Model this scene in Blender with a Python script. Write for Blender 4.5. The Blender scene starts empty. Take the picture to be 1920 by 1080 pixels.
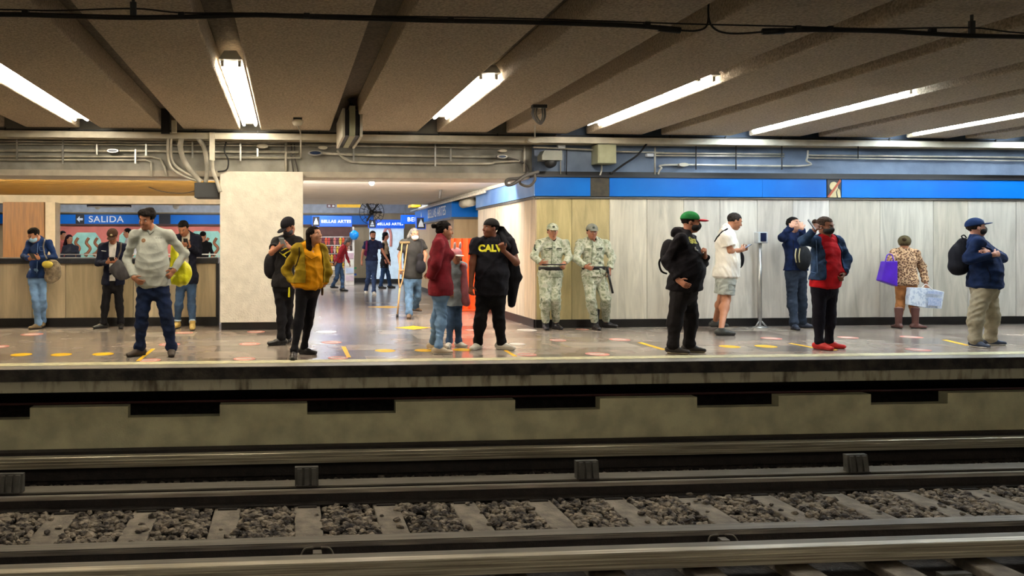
import bpy, math, random
import numpy as np
from mathutils import Vector, Matrix
from mathutils.bvhtree import BVHTree

# ------------------------------------------------------------------ camera, world, exposure
SC = bpy.context.scene
FPX, PPX, HOR, CAMH = 1550.0, 674.0, 464.0, 1.27       # focal length in pixels, principal column, horizon row, eye height over the platform
TH = math.radians(4.94)
cam_d = bpy.data.cameras.new('camera'); cam = bpy.data.objects.new('camera', cam_d)
SC.collection.objects.link(cam); SC.camera = cam
cam.location = (0, 0, CAMH); cam.rotation_euler = (math.pi/2, 0, -TH)
cam_d.sensor_width = 36.0; cam_d.sensor_fit = 'HORIZONTAL'
cam_d.lens = FPX/1920*36.0
cam_d.shift_x = (960-PPX)/1920; cam_d.shift_y = -(540-HOR)/1920
cam_d.clip_start = 0.05; cam_d.clip_end = 200
w = bpy.data.worlds.new('world'); SC.world = w; w.use_nodes = True
w.node_tree.nodes['Background'].inputs[0].default_value = (0.5, 0.55, 0.65, 1)
w.node_tree.nodes['Background'].inputs[1].default_value = 0.02
SC.view_settings.view_transform = 'Standard'; SC.view_settings.look = 'None'
SC.view_settings.gamma = 1.0; SC.view_settings.use_curve_mapping = False
SC.view_settings.exposure = 1.0
TUBE_W = 32.0        # strength of the platform tubes

def srgb(r, g, b):
    f = lambda c: (c/255/12.92) if c/255 <= 0.04045 else ((c/255+0.055)/1.055)**2.4
    return (f(r), f(g), f(b), 1.0)

# ------------------------------------------------------------------ measuring helpers: photo pixel + real depth -> point in the place
def Xat(px, Y): return Y*math.tan(TH+math.atan((px-PPX)/FPX))
def dist(px, Y): return Xat(px, Y)*math.sin(TH)+Y*math.cos(TH)
def Zat(px, py, Y): return CAMH-(py-HOR)*dist(px, Y)/FPX
def P(px, py, Y): return Vector((Xat(px, Y), Y, Zat(px, py, Y)))
def Yfloor(px, py, z=0.0):
    d = FPX*(CAMH-z)/(py-HOR); return d/dist(px, 1.0)
def FP(px, py):
    Y = Yfloor(px, py); return Vector((Xat(px, Y), Y, 0))

# ------------------------------------------------------------------ materials
MATS = {}
def mat(name, col=None, rough=0.6, col2=None, scale=6.0, metal=0.0, bump=0.0, bscale=40.0, spec=0.5, emit=None, es=0.0, stretch=(1,1,1), contrast=(0.35,0.65), detail=4.0, coat=0.0, alpha=1.0):
    if name in MATS: return MATS[name]
    m = bpy.data.materials.new(name); m.use_nodes = True; MATS[name] = m
    nt = m.node_tree; b = nt.nodes['Principled BSDF']
    b.inputs['Roughness'].default_value = rough; b.inputs['Metallic'].default_value = metal
    b.inputs['Specular IOR Level'].default_value = spec
    b.inputs['Coat Weight'].default_value = coat
    b.inputs['Alpha'].default_value = alpha
    c2 = col2 if col2 else tuple(c*0.82 for c in col[:3])+(1,)
    tc = nt.nodes.new('ShaderNodeTexCoord'); mp = nt.nodes.new('ShaderNodeMapping')
    mp.inputs['Scale'].default_value = stretch
    nt.links.new(tc.outputs['Object'], mp.inputs[0])
    n = nt.nodes.new('ShaderNodeTexNoise'); n.inputs['Scale'].default_value = scale; n.inputs['Detail'].default_value = detail
    nt.links.new(mp.outputs[0], n.inputs['Vector'])
    r = nt.nodes.new('ShaderNodeValToRGB'); r.color_ramp.elements[0].position = contrast[0]; r.color_ramp.elements[1].position = contrast[1]
    r.color_ramp.elements[0].color = c2; r.color_ramp.elements[1].color = col
    nt.links.new(n.outputs['Fac'], r.inputs[0]); nt.links.new(r.outputs[0], b.inputs['Base Color'])
    if bump > 0:
        n2 = nt.nodes.new('ShaderNodeTexNoise'); n2.inputs['Scale'].default_value = bscale; n2.inputs['Detail'].default_value = 3
        nt.links.new(mp.outputs[0], n2.inputs['Vector'])
        bp = nt.nodes.new('ShaderNodeBump'); bp.inputs['Strength'].default_value = bump; bp.inputs['Distance'].default_value = 0.02
        nt.links.new(n2.outputs['Fac'], bp.inputs['Height']); nt.links.new(bp.outputs[0], b.inputs['Normal'])
    if emit:
        b.inputs['Emission Color'].default_value = emit; b.inputs['Emission Strength'].default_value = es
    return m

def blotch(name, cols, scale=14, rough=0.85, stretch=(1,1,1), kind='noise', pos=None):
    """patterned cloth: hard-edged patches in several colours (camouflage, animal print)"""
    if name in MATS: return MATS[name]
    m = mat(name, cols[0], rough, scale=scale, stretch=stretch, bump=0.2)
    nt = m.node_tree; b = nt.nodes['Principled BSDF']
    n = [x for x in nt.nodes if x.type == 'TEX_NOISE'][0]; r = [x for x in nt.nodes if x.type == 'VALTORGB'][0]
    n.inputs['Detail'].default_value = 2.5
    if kind == 'voronoi':
        v = nt.nodes.new('ShaderNodeTexVoronoi'); v.inputs['Scale'].default_value = scale; v.feature = 'F1'
        mp = [x for x in nt.nodes if x.type == 'MAPPING'][0]
        nt.links.new(mp.outputs[0], v.inputs['Vector']); nt.links.new(v.outputs['Distance'], r.inputs[0])
    cr = r.color_ramp; cr.interpolation = 'CONSTANT'
    while len(cr.elements) > 1: cr.elements.remove(cr.elements[-1])
    cr.elements[0].position = 0; cr.elements[0].color = cols[0]
    for i, c in enumerate(cols[1:]):
        e = cr.elements.new(pos[i] if pos else 0.40+0.08*i); e.color = c
    return m

def tile_mat():
    """polished stone floor of large mixed slabs"""
    m = bpy.data.materials.new('floor_stone'); m.use_nodes = True; nt = m.node_tree; b = nt.nodes['Principled BSDF']
    tc = nt.nodes.new('ShaderNodeTexCoord')
    br = nt.nodes.new('ShaderNodeTexBrick'); br.offset = 0.5
    br.inputs['Scale'].default_value = 1.0; br.inputs['Brick Width'].default_value = 0.9; br.inputs['Row Height'].default_value = 0.6
    br.inputs['Mortar Size'].default_value = 0.004; br.inputs['Bias'].default_value = 0.0
    br.inputs['Color1'].default_value = (0,0,0,1); br.inputs['Color2'].default_value = (1,1,1,1); br.inputs['Mortar'].default_value = (0.4,0.4,0.4,1)
    nt.links.new(tc.outputs['Object'], br.inputs['Vector'])
    r = nt.nodes.new('ShaderNodeValToRGB'); cr = r.color_ramp; cr.interpolation = 'LINEAR'
    cols = [srgb(106,92,85), srgb(144,133,122), srgb(160,144,131), srgb(124,117,112), srgb(176,164,151)]
    cr.elements[0].color = cols[0]; cr.elements[1].color = cols[4]; cr.elements[1].position = 1
    for i in (1,2,3):
        e = cr.elements.new(i*0.25); e.color = cols[i]
    nt.links.new(br.outputs['Color'], r.inputs[0])
    n = nt.nodes.new('ShaderNodeTexNoise'); n.inputs['Scale'].default_value = 3.0; n.inputs['Detail'].default_value = 5; n.inputs['Distortion'].default_value = .3
    nt.links.new(tc.outputs['Object'], n.inputs['Vector'])
    mr = nt.nodes.new('ShaderNodeMapRange'); mr.inputs[1].default_value = 0.3; mr.inputs[2].default_value = 0.7; mr.inputs[3].default_value = 0.86; mr.inputs[4].default_value = 1.08
    nt.links.new(n.outputs['Fac'], mr.inputs[0])
    mx = nt.nodes.new('ShaderNodeVectorMath'); mx.operation = 'SCALE'
    nt.links.new(r.outputs[0], mx.inputs[0]); nt.links.new(mr.outputs[0], mx.inputs['Scale'])
    nt.links.new(mx.outputs[0], b.inputs['Base Color'])
    rr = nt.nodes.new('ShaderNodeMapRange'); rr.inputs[1].default_value = 0.3; rr.inputs[2].default_value = 0.7; rr.inputs[3].default_value = 0.17; rr.inputs[4].default_value = 0.23
    nt.links.new(n.outputs['Fac'], rr.inputs[0]); nt.links.new(rr.outputs[0], b.inputs['Roughness'])
    b.inputs['Specular IOR Level'].default_value = 0.6
    return m

def panel_mat():
    """marble wall panels: each panel has its own stone colour (attribute 'tint') under vertical veins"""
    m = bpy.data.materials.new('wall_marble'); m.use_nodes = True; nt = m.node_tree; b = nt.nodes['Principled BSDF']
    at = nt.nodes.new('ShaderNodeAttribute'); at.attribute_name = 'tint'
    tc = nt.nodes.new('ShaderNodeTexCoord'); mp = nt.nodes.new('ShaderNodeMapping'); mp.inputs['Scale'].default_value = (5, 5, 0.55)
    nt.links.new(tc.outputs['Object'], mp.inputs[0])
    n = nt.nodes.new('ShaderNodeTexNoise'); n.inputs['Scale'].default_value = 1.6; n.inputs['Detail'].default_value = 9; n.inputs['Roughness'].default_value = 0.62; n.inputs['Distortion'].default_value = 0.8
    nt.links.new(mp.outputs[0], n.inputs['Vector'])
    mr = nt.nodes.new('ShaderNodeMapRange'); mr.inputs[1].default_value = 0.3; mr.inputs[2].default_value = 0.72; mr.inputs[3].default_value = 0.66; mr.inputs[4].default_value = 1.12
    nt.links.new(n.outputs['Fac'], mr.inputs[0])
    mx = nt.nodes.new('ShaderNodeVectorMath'); mx.operation = 'SCALE'
    nt.links.new(at.outputs['Color'], mx.inputs[0]); nt.links.new(mr.outputs[0], mx.inputs['Scale'])
    nt.links.new(mx.outputs[0], b.inputs['Base Color']); b.inputs['Roughness'].default_value = 0.38
    return m

# ------------------------------------------------------------------ mesh helpers
COL = SC.collection
def addobj(name, me, m=None, parent=None):
    o = bpy.data.objects.new(name, me); COL.objects.link(o)
    if m: me.materials.append(m)
    if parent: o.parent = parent
    return o
def tag(o, label=None, cat=None, group=None, kind=None):
    if label: o['label'] = label
    if cat: o['category'] = cat
    if group: o['group'] = group
    if kind: o['kind'] = kind
    return o
def thing(name, label, cat, group=None, loc=(0,0,0)):
    o = bpy.data.objects.new(name, None); COL.objects.link(o); o.location = loc; o.empty_display_size = 0.1
    return tag(o, label, cat, group)

class MB:
    def __init__(s): s.v = []; s.f = []; s.sm = False
    def box(s, x0, x1, y0, y1, z0, z1):
        b = len(s.v)
        for x in (x0, x1):
            for y in (y0, y1):
                for z in (z0, z1): s.v.append((x, y, z))
        for q in ((0,1,3,2),(4,6,7,5),(0,4,5,1),(2,3,7,6),(0,2,6,4),(1,5,7,3)): s.f.append(tuple(b+i for i in q))
        return s
    def obox(s, c, ax, hs):       # oriented box: centre, three axes, half sizes
        b = len(s.v); c = Vector(c); ax = [Vector(a).normalized() for a in ax]
        for i in (-1, 1):
            for j in (-1, 1):
                for k in (-1, 1): s.v.append(tuple(c+ax[0]*hs[0]*i+ax[1]*hs[1]*j+ax[2]*hs[2]*k))
        for q in ((0,1,3,2),(4,6,7,5),(0,4,5,1),(2,3,7,6),(0,2,6,4),(1,5,7,3)): s.f.append(tuple(b+i for i in q))
        return s
    def tube(s, pts, r, n=10, caps=True):
        pts = [Vector(p) for p in pts]; rs = r if isinstance(r, (list, tuple)) else [r]*len(pts)
        b = len(s.v); N = len(pts); up = None
        for i, p in enumerate(pts):
            t = (pts[min(i+1, N-1)]-pts[max(i-1, 0)]).normalized()
            if up is None:
                up = Vector((0,0,1)) if abs(t.z) < 0.9 else Vector((0,1,0))
            u = (up-t*up.dot(t)).normalized(); up = u; w_ = t.cross(u)
            for k in range(n):
                a = 2*math.pi*k/n; s.v.append(tuple(p+(u*math.cos(a)+w_*math.sin(a))*rs[i]))
        for i in range(N-1):
            for k in range(n):
                s.f.append((b+i*n+k, b+i*n+(k+1)%n, b+(i+1)*n+(k+1)%n, b+(i+1)*n+k))
        if caps:
            s.f.append(tuple(b+k for k in range(n))[::-1]); s.f.append(tuple(b+(N-1)*n+k for k in range(n)))
        return s
    def prism(s, poly, a, b_):     # poly: list of 3D points, extruded by vector a->b_
        b = len(s.v); off = Vector(b_); n = len(poly)
        for p in poly: s.v.append(tuple(Vector(p)+Vector(a)))
        for p in poly: s.v.append(tuple(Vector(p)+off))
        s.f.append(tuple(range(b, b+n))); s.f.append(tuple(range(b+2*n-1, b+n-1, -1)))
        for k in range(n): s.f.append((b+k, b+n+k, b+n+(k+1)%n, b+(k+1)%n))
        return s
    def profile(s, prof, x0, x1):  # prof: (y,z) outline swept along x
        return s.prism([(x0, y, z) for y, z in prof], (0,0,0), (x1-x0, 0, 0))
    def lathe(s, prof, c, n=24, axis='z'):
        b = len(s.v); c = Vector(c)
        for (r, z) in prof:
            for k in range(n):
                a = 2*math.pi*k/n; x, y = r*math.cos(a), r*math.sin(a)
                s.v.append(tuple(c+(Vector((x, y, z)) if axis == 'z' else Vector((x, z, y)))))
        for i in range(len(prof)-1):
            for k in range(n): s.f.append((b+i*n+k, b+i*n+(k+1)%n, b+(i+1)*n+(k+1)%n, b+(i+1)*n+k))
        s.f.append(tuple(b+k for k in range(n))[::-1]); s.f.append(tuple(b+(len(prof)-1)*n+k for k in range(n)))
        return s
    def build(s, name, m, parent=None, bevel=0.0, smooth=False):
        import bmesh
        me = bpy.data.meshes.new(name); me.from_pydata(s.v, [], s.f)
        bm = bmesh.new(); bm.from_mesh(me); bmesh.ops.recalc_face_normals(bm, faces=bm.faces)
        if bevel > 0:
            bmesh.ops.bevel(bm, geom=list(bm.edges), offset=bevel, segments=2, affect='EDGES', profile=0.5, clamp_overlap=True)
        bm.to_mesh(me); bm.free()
        if smooth:
            for p in me.polygons: p.use_smooth = True
        return addobj(name, me, m, parent)

def arc(a, b, c, n=12):            # quadratic bend through control point b
    a, b, c = Vector(a), Vector(b), Vector(c)
    return [a*(1-t)**2+b*2*t*(1-t)+c*t*t for t in [i/n for i in range(n+1)]]
def spline(pts, n=6):              # Catmull-Rom
    pts = [Vector(p) for p in pts]; out = []
    for i in range(len(pts)-1):
        p0, p1, p2, p3 = pts[max(i-1,0)], pts[i], pts[i+1], pts[min(i+2, len(pts)-1)]
        for k in range(n):
            t = k/n
            out.append(0.5*((2*p1)+(p2-p0)*t+(2*p0-5*p1+4*p2-p3)*t*t+(3*p1-p0-3*p2+p3)*t**3))
    out.append(pts[-1]); return out

def text_obj(name, s, size, m, loc, rot=(math.pi/2,0,0), parent=None, ext=0.002, squash=1.0, align='CENTER', bold=0.0):
    cu = bpy.data.curves.new(name, 'FONT'); cu.body = s; cu.size = size; cu.extrude = ext; cu.align_x = align; cu.align_y = 'CENTER'; cu.offset = bold
    cu.space_character = 1.08
    t = bpy.data.objects.new('tmp', cu); COL.objects.link(t)
    dg = bpy.context.evaluated_depsgraph_get(); me = bpy.data.meshes.new_from_object(t.evaluated_get(dg))
    bpy.data.objects.remove(t); me.name = name
    me.materials.clear()
    o = addobj(name, me, m, parent); o.location = loc; o.rotation_euler = rot; o.scale = (squash, 1, 1)
    return o
# ------------------------------------------------------------------ organic surfaces: signed distances on a grid, polygonised once per part
def _n(v): v = np.asarray(v, float); return v/max(np.linalg.norm(v), 1e-9)
def cone(a, b, ra, rb, side=None, fa=False, fb=False, k=None):
    """tapered limb; ra/rb a radius or (along side, across)"""
    ra = (ra, ra) if np.isscalar(ra) else ra; rb = (rb, rb) if np.isscalar(rb) else rb
    return dict(t='c', a=np.array(a, float), b=np.array(b, float), ra=ra, rb=rb, side=side, fa=fa, fb=fb, k=k)
def ell(c, r, ax=None, k=None):
    r = (r, r, r) if np.isscalar(r) else r
    return dict(t='e', c=np.array(c, float), r=r, ax=ax, k=k)
def cbox(c, hs, ax=None): return dict(t='b', c=np.array(c, float), r=hs, ax=ax, k=None)
def pbox(p):
    if p['t'] == 'c':
        m = max(*p['ra'], *p['rb']); return np.minimum(p['a'], p['b'])-m, np.maximum(p['a'], p['b'])+m
    m = max(p['r'])*(1.75 if p['t'] == 'b' else 1.0); return p['c']-m, p['c']+m
def pdist(p, X, Y, Z):
    if p['t'] == 'c':
        a, b = p['a'], p['b']; L = np.linalg.norm(b-a)+1e-9; u = (b-a)/L
        dx, dy, dz = X-a[0], Y-a[1], Z-a[2]
        al = dx*u[0]+dy*u[1]+dz*u[2]; t = np.clip(al/L, 0, 1)
        rx = p['ra'][0]+(p['rb'][0]-p['ra'][0])*t; ry = p['ra'][1]+(p['rb'][1]-p['ra'][1])*t
        over = np.maximum(np.maximum(-al, al-L), 0)
        if p['fa']: over = np.where(al < 0, 0, over)
        if p['fb']: over = np.where(al > L, 0, over)
        px, py, pz = dx-al*u[0], dy-al*u[1], dz-al*u[2]
        rm = np.minimum(rx, ry)
        if p['side'] is None:
            d = np.sqrt(px*px+py*py+pz*pz+over*over)-rx
        else:
            s = _n(p['side']-u*np.dot(p['side'], u)); w_ = np.cross(u, s)
            cs = px*s[0]+py*s[1]+pz*s[2]; ct = px*w_[0]+py*w_[1]+pz*w_[2]
            d = (np.sqrt((cs/rx)**2+(ct/ry)**2+(over/rm)**2)-1)*rm
        if p['fa']: d = np.maximum(d, -al)
        if p['fb']: d = np.maximum(d, al-L)
        return d
    dx, dy, dz = X-p['c'][0], Y-p['c'][1], Z-p['c'][2]
    if p['ax'] is not None:
        A = p['ax']; dx, dy, dz = (dx*A[0][0]+dy*A[0][1]+dz*A[0][2], dx*A[1][0]+dy*A[1][1]+dz*A[1][2], dx*A[2][0]+dy*A[2][1]+dz*A[2][2])
    r = p['r']
    if p['t'] == 'b':
        return np.maximum(np.maximum(np.abs(dx)-r[0], np.abs(dy)-r[1]), np.abs(dz)-r[2])
    return (np.sqrt((dx/r[0])**2+(dy/r[1])**2+(dz/r[2])**2)-1)*min(r)

def blob(name, prims, m, vox=0.01, k=0.03, cuts=(), parent=None, wrinkle=0.0, seed=0, wl=0.09, origin=None):
    lo = np.min([pbox(p)[0] for p in prims], axis=0)-3*vox; hi = np.max([pbox(p)[1] for p in prims], axis=0)+3*vox
    n = np.ceil((hi-lo)/vox).astype(int)+1
    F = np.full(n, 0.5, np.float32)
    ax = [lo[i]+np.arange(n[i])*vox for i in range(3)]
    def sl(p, mrg):
        a, b = pbox(p); i0 = np.clip(np.floor((a-mrg-lo)/vox).astype(int), 0, n-1); i1 = np.clip(np.ceil((b+mrg-lo)/vox).astype(int)+1, 1, n)
        return i0, i1
    for p in prims:
        kk = k if p['k'] is None else p['k']
        i0, i1 = sl(p, kk+2*vox)
        X, Y, Z = np.meshgrid(ax[0][i0[0]:i1[0]], ax[1][i0[1]:i1[1]], ax[2][i0[2]:i1[2]], indexing='ij')
        d = pdist(p, X, Y, Z).astype(np.float32)
        S = F[i0[0]:i1[0], i0[1]:i1[1], i0[2]:i1[2]]
        h = np.maximum(kk-np.abs(S-d), 0)/max(kk, 1e-6)
        F[i0[0]:i1[0], i0[1]:i1[1], i0[2]:i1[2]] = np.minimum(S, d)-h*h*kk*0.25
    for p in cuts:
        i0, i1 = sl(p, 2*vox)
        if np.any(i1 <= i0): continue
        X, Y, Z = np.meshgrid(ax[0][i0[0]:i1[0]], ax[1][i0[1]:i1[1]], ax[2][i0[2]:i1[2]], indexing='ij')
        d = pdist(p, X, Y, Z).astype(np.float32)
        S = F[i0[0]:i1[0], i0[1]:i1[1], i0[2]:i1[2]]
        F[i0[0]:i1[0], i0[1]:i1[1], i0[2]:i1[2]] = np.maximum(S, -d)
    ins = F < 0
    c = np.zeros(tuple(n-1), np.int8)
    offs = [(i, j, kx) for i in (0,1) for j in (0,1) for kx in (0,1)]
    for o in offs: c += ins[o[0]:n[0]-1+o[0], o[1]:n[1]-1+o[1], o[2]:n[2]-1+o[2]]
    act = np.argwhere((c > 0) & (c < 8))
    if len(act) == 0: act = np.zeros((0,3), int)
    vals = np.stack([F[act[:,0]+o[0], act[:,1]+o[1], act[:,2]+o[2]] for o in offs], 1)
    pos = np.zeros((len(act), 3)); cnt = np.zeros(len(act))
    for i, oa in enumerate(offs):
        for j, ob in enumerate(offs):
            if j <= i or sum(abs(oa[q]-ob[q]) for q in range(3)) != 1: continue
            va, vb = vals[:, i], vals[:, j]; mk = (va < 0) != (vb < 0)
            t = np.where(mk, va/np.where(np.abs(va-vb) < 1e-9, 1, va-vb), 0)
            pt = np.array(oa)[None, :]+t[:, None]*(np.array(ob)-np.array(oa))[None, :]
            pos += pt*mk[:, None]; cnt += mk
    pos = (act+pos/np.maximum(cnt, 1)[:, None])*vox+lo
    idx = np.full(tuple(n-1), -1, np.int64); idx[act[:,0], act[:,1], act[:,2]] = np.arange(len(act))
    faces = []
    for a in range(3):
        sa = [slice(None)]*3; sb = [slice(None)]*3; sa[a] = slice(0, -1); sb[a] = slice(1, None)
        A, B = ins[tuple(sa)], ins[tuple(sb)]
        e = np.argwhere(A != B)
        u, v = (a+1) % 3, (a+2) % 3
        e = e[(e[:, u] > 0) & (e[:, v] > 0) & (e[:, u] < n[u]-1) & (e[:, v] < n[v]-1)]
        du = np.zeros(3, int); du[u] = 1; dv = np.zeros(3, int); dv[v] = 1
        q = [idx[tuple((e-o).T)] for o in (du+dv, dv, 0*du, du)]
        q = np.stack(q, 1); s = A[tuple(e.T)]
        q[~s] = q[~s][:, ::-1]
        faces.append(q)
    faces = np.concatenate(faces)
    # one light smoothing pass keeps the grid from showing
    acc = np.zeros_like(pos); num = np.zeros(len(pos))
    for i in range(4):
        for j in (1, 3):
            np.add.at(acc, faces[:, i], pos[faces[:, (i+j) % 4]]); np.add.at(num, faces[:, i], 1)
    pos = pos*0.5+0.5*acc/np.maximum(num, 1)[:, None]
    if wrinkle > 0:
        nr = np.cross(pos[faces[:,2]]-pos[faces[:,0]], pos[faces[:,3]]-pos[faces[:,1]])
        N = np.zeros_like(pos)
        for i in range(4): np.add.at(N, faces[:, i], nr)
        N /= np.maximum(np.linalg.norm(N, axis=1), 1e-12)[:, None]
        rg = np.random.RandomState(seed+7); D = np.zeros(len(pos))
        wx = np.sin(pos@(rg.randn(3)*12)+rg.rand()*6)*1.2
        for o in range(6):
            kv = rg.randn(3); kv[2] *= 1.6; kv *= (2*math.pi/wl)/max(np.linalg.norm(kv), .3)*rg.uniform(0.5, 1.3)
            D += (1-2*np.abs(np.sin((pos@kv+rg.rand()*6)*0.5+wx)))*0.4
        pos = pos+N*(D*wrinkle*0.6)[:, None]
    org = Vector(origin) if origin is not None else Vector((0,0,0))
    pos = pos-np.array(org)
    me = bpy.data.meshes.new(name)
    me.vertices.add(len(pos)); me.vertices.foreach_set('co', pos.astype(np.float32).ravel())
    me.loops.add(len(faces)*4); me.loops.foreach_set('vertex_index', faces.ravel().astype(np.int32))
    me.polygons.add(len(faces)); me.polygons.foreach_set('loop_start', np.arange(0, len(faces)*4, 4, dtype=np.int32))
    me.update(calc_edges=True); me.validate()
    me.polygons.foreach_set('use_smooth', np.ones(len(me.polygons), bool))
    o = addobj(name, me, m, parent)
    if parent is None and origin is not None: o.location = org
    return o

# ------------------------------------------------------------------ people
SKIN = {}
def skin(c): 
    key = 'skin_%d_%d_%d' % c
    return mat(key, srgb(*c), 0.55, srgb(c[0]*.93, c[1]*.9, c[2]*.88), scale=9, spec=0.35)
def cloth(r, g, b, name=None, v=0.8, bump=0.10, scale=10, rough=0.9):
    return mat(name or 'cloth_%d_%d_%d' % (r, g, b), srgb(r, g, b), rough, srgb(r*v, g*v, b*v), scale=scale, bump=bump, bscale=60, spec=0.2)

def person(label, S):
    """S holds joints measured in the photo (column, row, depth offset in metres) for one standing or walking figure"""
    fa, fb = S['fA'], S['fB']                       # feet: (column, row of the sole, toe heading[, lift])
    YA, YB = Yfloor(fa[0], fa[1]), Yfloor(fb[0], fb[1])
    Y0 = S.get('Y', (YA+YB)/2)
    h = S['h']; yaw = math.radians(S.get('yaw', 0)); b = S.get('b', 1.0)
    vox = S.get('vox', 0.0085 if Y0 < 11.5 else (0.0105 if Y0 < 15 else 0.017))
    A3 = lambda v: np.array(v, float)
    def J(t): return A3(P(t[0], t[1], Y0+(t[2] if len(t) > 2 else 0)))
    Fw = A3((math.sin(yaw), -math.cos(yaw), 0)); Lv = A3((math.cos(yaw), math.sin(yaw), 0)); U = A3((0,0,1))
    pel = J(S['pel']); neck = J(S['neck'])
    up = _n(neck-pel)
    sgn = 1 if Lv[0] >= 0 else -1                    # +1: the figure's left shows on the right of the photo
    if abs(Lv[0]) < 0.15: sgn = 1
    sw = S.get('sw', 0.104)*h
    shB = J(S['sB']) if 'sB' in S else neck+Lv*sgn*sw-up*0.034*h
    shA = J(S['sA']) if 'sA' in S else neck-Lv*sgn*sw-up*0.034*h
    side = _n(shB-shA); side[2] *= 0.5; side = _n(side)
    hw = 0.046*h
    hpA, hpB = pel-Lv*sgn*hw-U*0.01*h, pel+Lv*sgn*hw-U*0.01*h
    def foot(t, YY):
        z = 0.05*h+(t[3] if len(t) > 3 else 0); X = Xat(t[0], YY); return A3((X, YY, z))
    anA, anB = foot(fa, YA), foot(fb, YB)
    knA = J(S['kA']) if 'kA' in S else (hpA+anA)/2+Fw*0.02
    knB = J(S['kB']) if 'kB' in S else (hpB+anB)/2+Fw*0.02
    elA, elB, wrA, wrB = J(S['eA']), J(S['eB']), J(S['wA']), J(S['wB'])
    root = thing('person', label, 'person', S.get('group'), loc=(pel[0], (YA+YB)/2, 0))
    bpy.context.view_layer.update()
    org = A3(root.location)
    R = lambda o: setattr(o, 'location', (-org[0], -org[1], -org[2])) or o
    def blobc(name, prims, m, **kw):
        return R(blob(name, prims, m, parent=kw.pop('parent', root), **kw))
    # ---- head frame
    hd = S['head']; Hc = J(hd[:3]); hy = math.radians(hd[3]); hp = math.radians(hd[4])
    hf = A3((math.sin(hy)*math.cos(hp), -math.cos(hy)*math.cos(hp), -math.sin(hp)))
    hl = A3((math.cos(hy), math.sin(hy), 0)); hr = math.radians(S.get('roll', 0)); hl = hl*math.cos(hr)+U*math.sin(hr)
    hu = _n(np.cross(hl, -hf)); hl = _n(np.cross(-hf, hu)*1.0)*-1.0
    if np.dot(hl, (math.cos(hy), math.sin(hy), 0)) < 0: hl = -hl
    if hu[2] < 0: hu = -hu
    hs = S.get('hs', 1.0)*(0.132*h+0.003)/0.225
    H = lambda f, l, u: Hc+(hf*f+hl*l+hu*u)*hs
    AX = (hf, hl, hu)
    he = lambda f, l, u, r, k=None: ell(H(f, l, u), tuple(x*hs for x in r), AX, k)
    headp = [he(-.008, 0, .03, (.095, .075, .083)), he(.022, 0, -.032, (.07, .061, .08)), he(.055, 0, -.090, (.032, .032, .024)),
             he(.078, 0, .024, (.016, .045, .012), .01), he(.06, .034, -.03, (.026, .024, .026), .02), he(.06, -.034, -.03, (.026, .024, .026), .02),
             cone(H(.088, 0, .014), H(.107, 0, -.028), .008*hs, .0135*hs, k=.012), he(.086, 0, -.058, (.013, .024, .006), .006), he(.083, 0, -.070, (.012, .020, .006), .006),
             he(-.006, .075, -.008, (.016, .010, .030), .006), he(-.006, -.075, -.008, (.016, .010, .030), .006)]
    # ---- body
    bl = S.get('belly', 0.0)
    pw, ww, cw = 0.088*h*b, (0.076+bl*.10)*h*b, 0.087*h*b
    waist = pel+(neck-pel)*0.36; chest = pel+(neck-pel)*0.70; upc = pel+(neck-pel)*0.90
    def torso(o, low=0.0):
        g = [cone(pel-up*(0.035*h+low), pel+up*0.02*h, (pw+o, .062*h*b+o), (pw+o, .062*h*b+o), side),
             cone(pel, waist, (pw+o, .062*h*b+o), (ww+o, .055*h*b+o), side),
             cone(waist, chest, (ww+o, .055*h*b+o), (cw+o, .060*h*b+o), side),
             cone(chest, upc, (cw+o, .062*h*b+o), (cw*0.80+o, .042*h*b+o), side),
             cone(shA, shB, .026*h+o, .026*h+o)]
        for s_ in (shA, shB): g.append(cone(neck+up*0.016*h, s_, .024*h+o*.8, .022*h+o))
        if bl > 0:
            g.append(ell(pel+(neck-pel)*0.30+Fw*0.035*h, (.050*h+bl+o, .084*h*b+bl*.3+o, .125*h+o), (Fw, Lv, U), .09))
        if S.get('bust'):
            for q in (-1, 1): g.append(ell(pel+(neck-pel)*0.66+Fw*.047*h+Lv*q*.036*h, (.036*h+o, .036*h+o, .034*h+o), (Fw, Lv, U), .02))
        return g
    def arm(sh, el, wr, o0, o1, to=1.0):
        g = [ell(sh, .027*h*b+o0)]
        if to >= 0: g.append(cone(sh, el if to > 0.5 else sh+(el-sh)*0.62, .027*h*b+o0, .0225*h*b+o0 if to > 0.5 else .027*h*b+o0*1.5, fb=(to <= 0.5)))
        if to > 0.5: g.append(cone(el, wr+(_n(el-wr)*(.012 if o1 > 0 else 0)), .0225*h*b+o0, .0160*h+o1, fb=(o1 > 0)))
        return g
    def leg(hp_, kn, an, o0, o1, flat=False, to=1.0):
        g = [cone(hp_, kn, .048*h*b+o0, .033*h*b+o0*.9)]
        if to >= 1: g.append(cone(kn, an, .034*h*b+o0*.8, .020*h+o1, fb=flat)); g.append(ell(kn+(an-kn)*.28-Fw*.006*h, .0325*h*b+o0*.8, k=.05))
        return g
    def hand(wr, el, spec, sd):
        """palm, four jointed fingers of unequal length and an opposed thumb"""
        if spec and len(spec) > 1: dirv = _n(J(spec[1])-wr)
        else: dirv = _n(wr-el)
        curl = spec[0] if spec else 0.45
        pn = J(spec[2])-wr if spec and len(spec) > 2 else (Fw*-0.3+(pel+neck)/2-wr)      # the palm faces the body
        pn = _n(pn-dirv*np.dot(pn, dirv)); wd = np.cross(dirv, pn)
        s = h*0.108/0.185
        thumb_side = 1 if np.dot(wd, Fw+U*0.6) > 0 else -1
        pe = wr+dirv*.088*s
        g = [cone(wr-dirv*.01, pe, (.030*s, .017*s), (.040*s, .014*s), wd, k=.012)]
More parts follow.
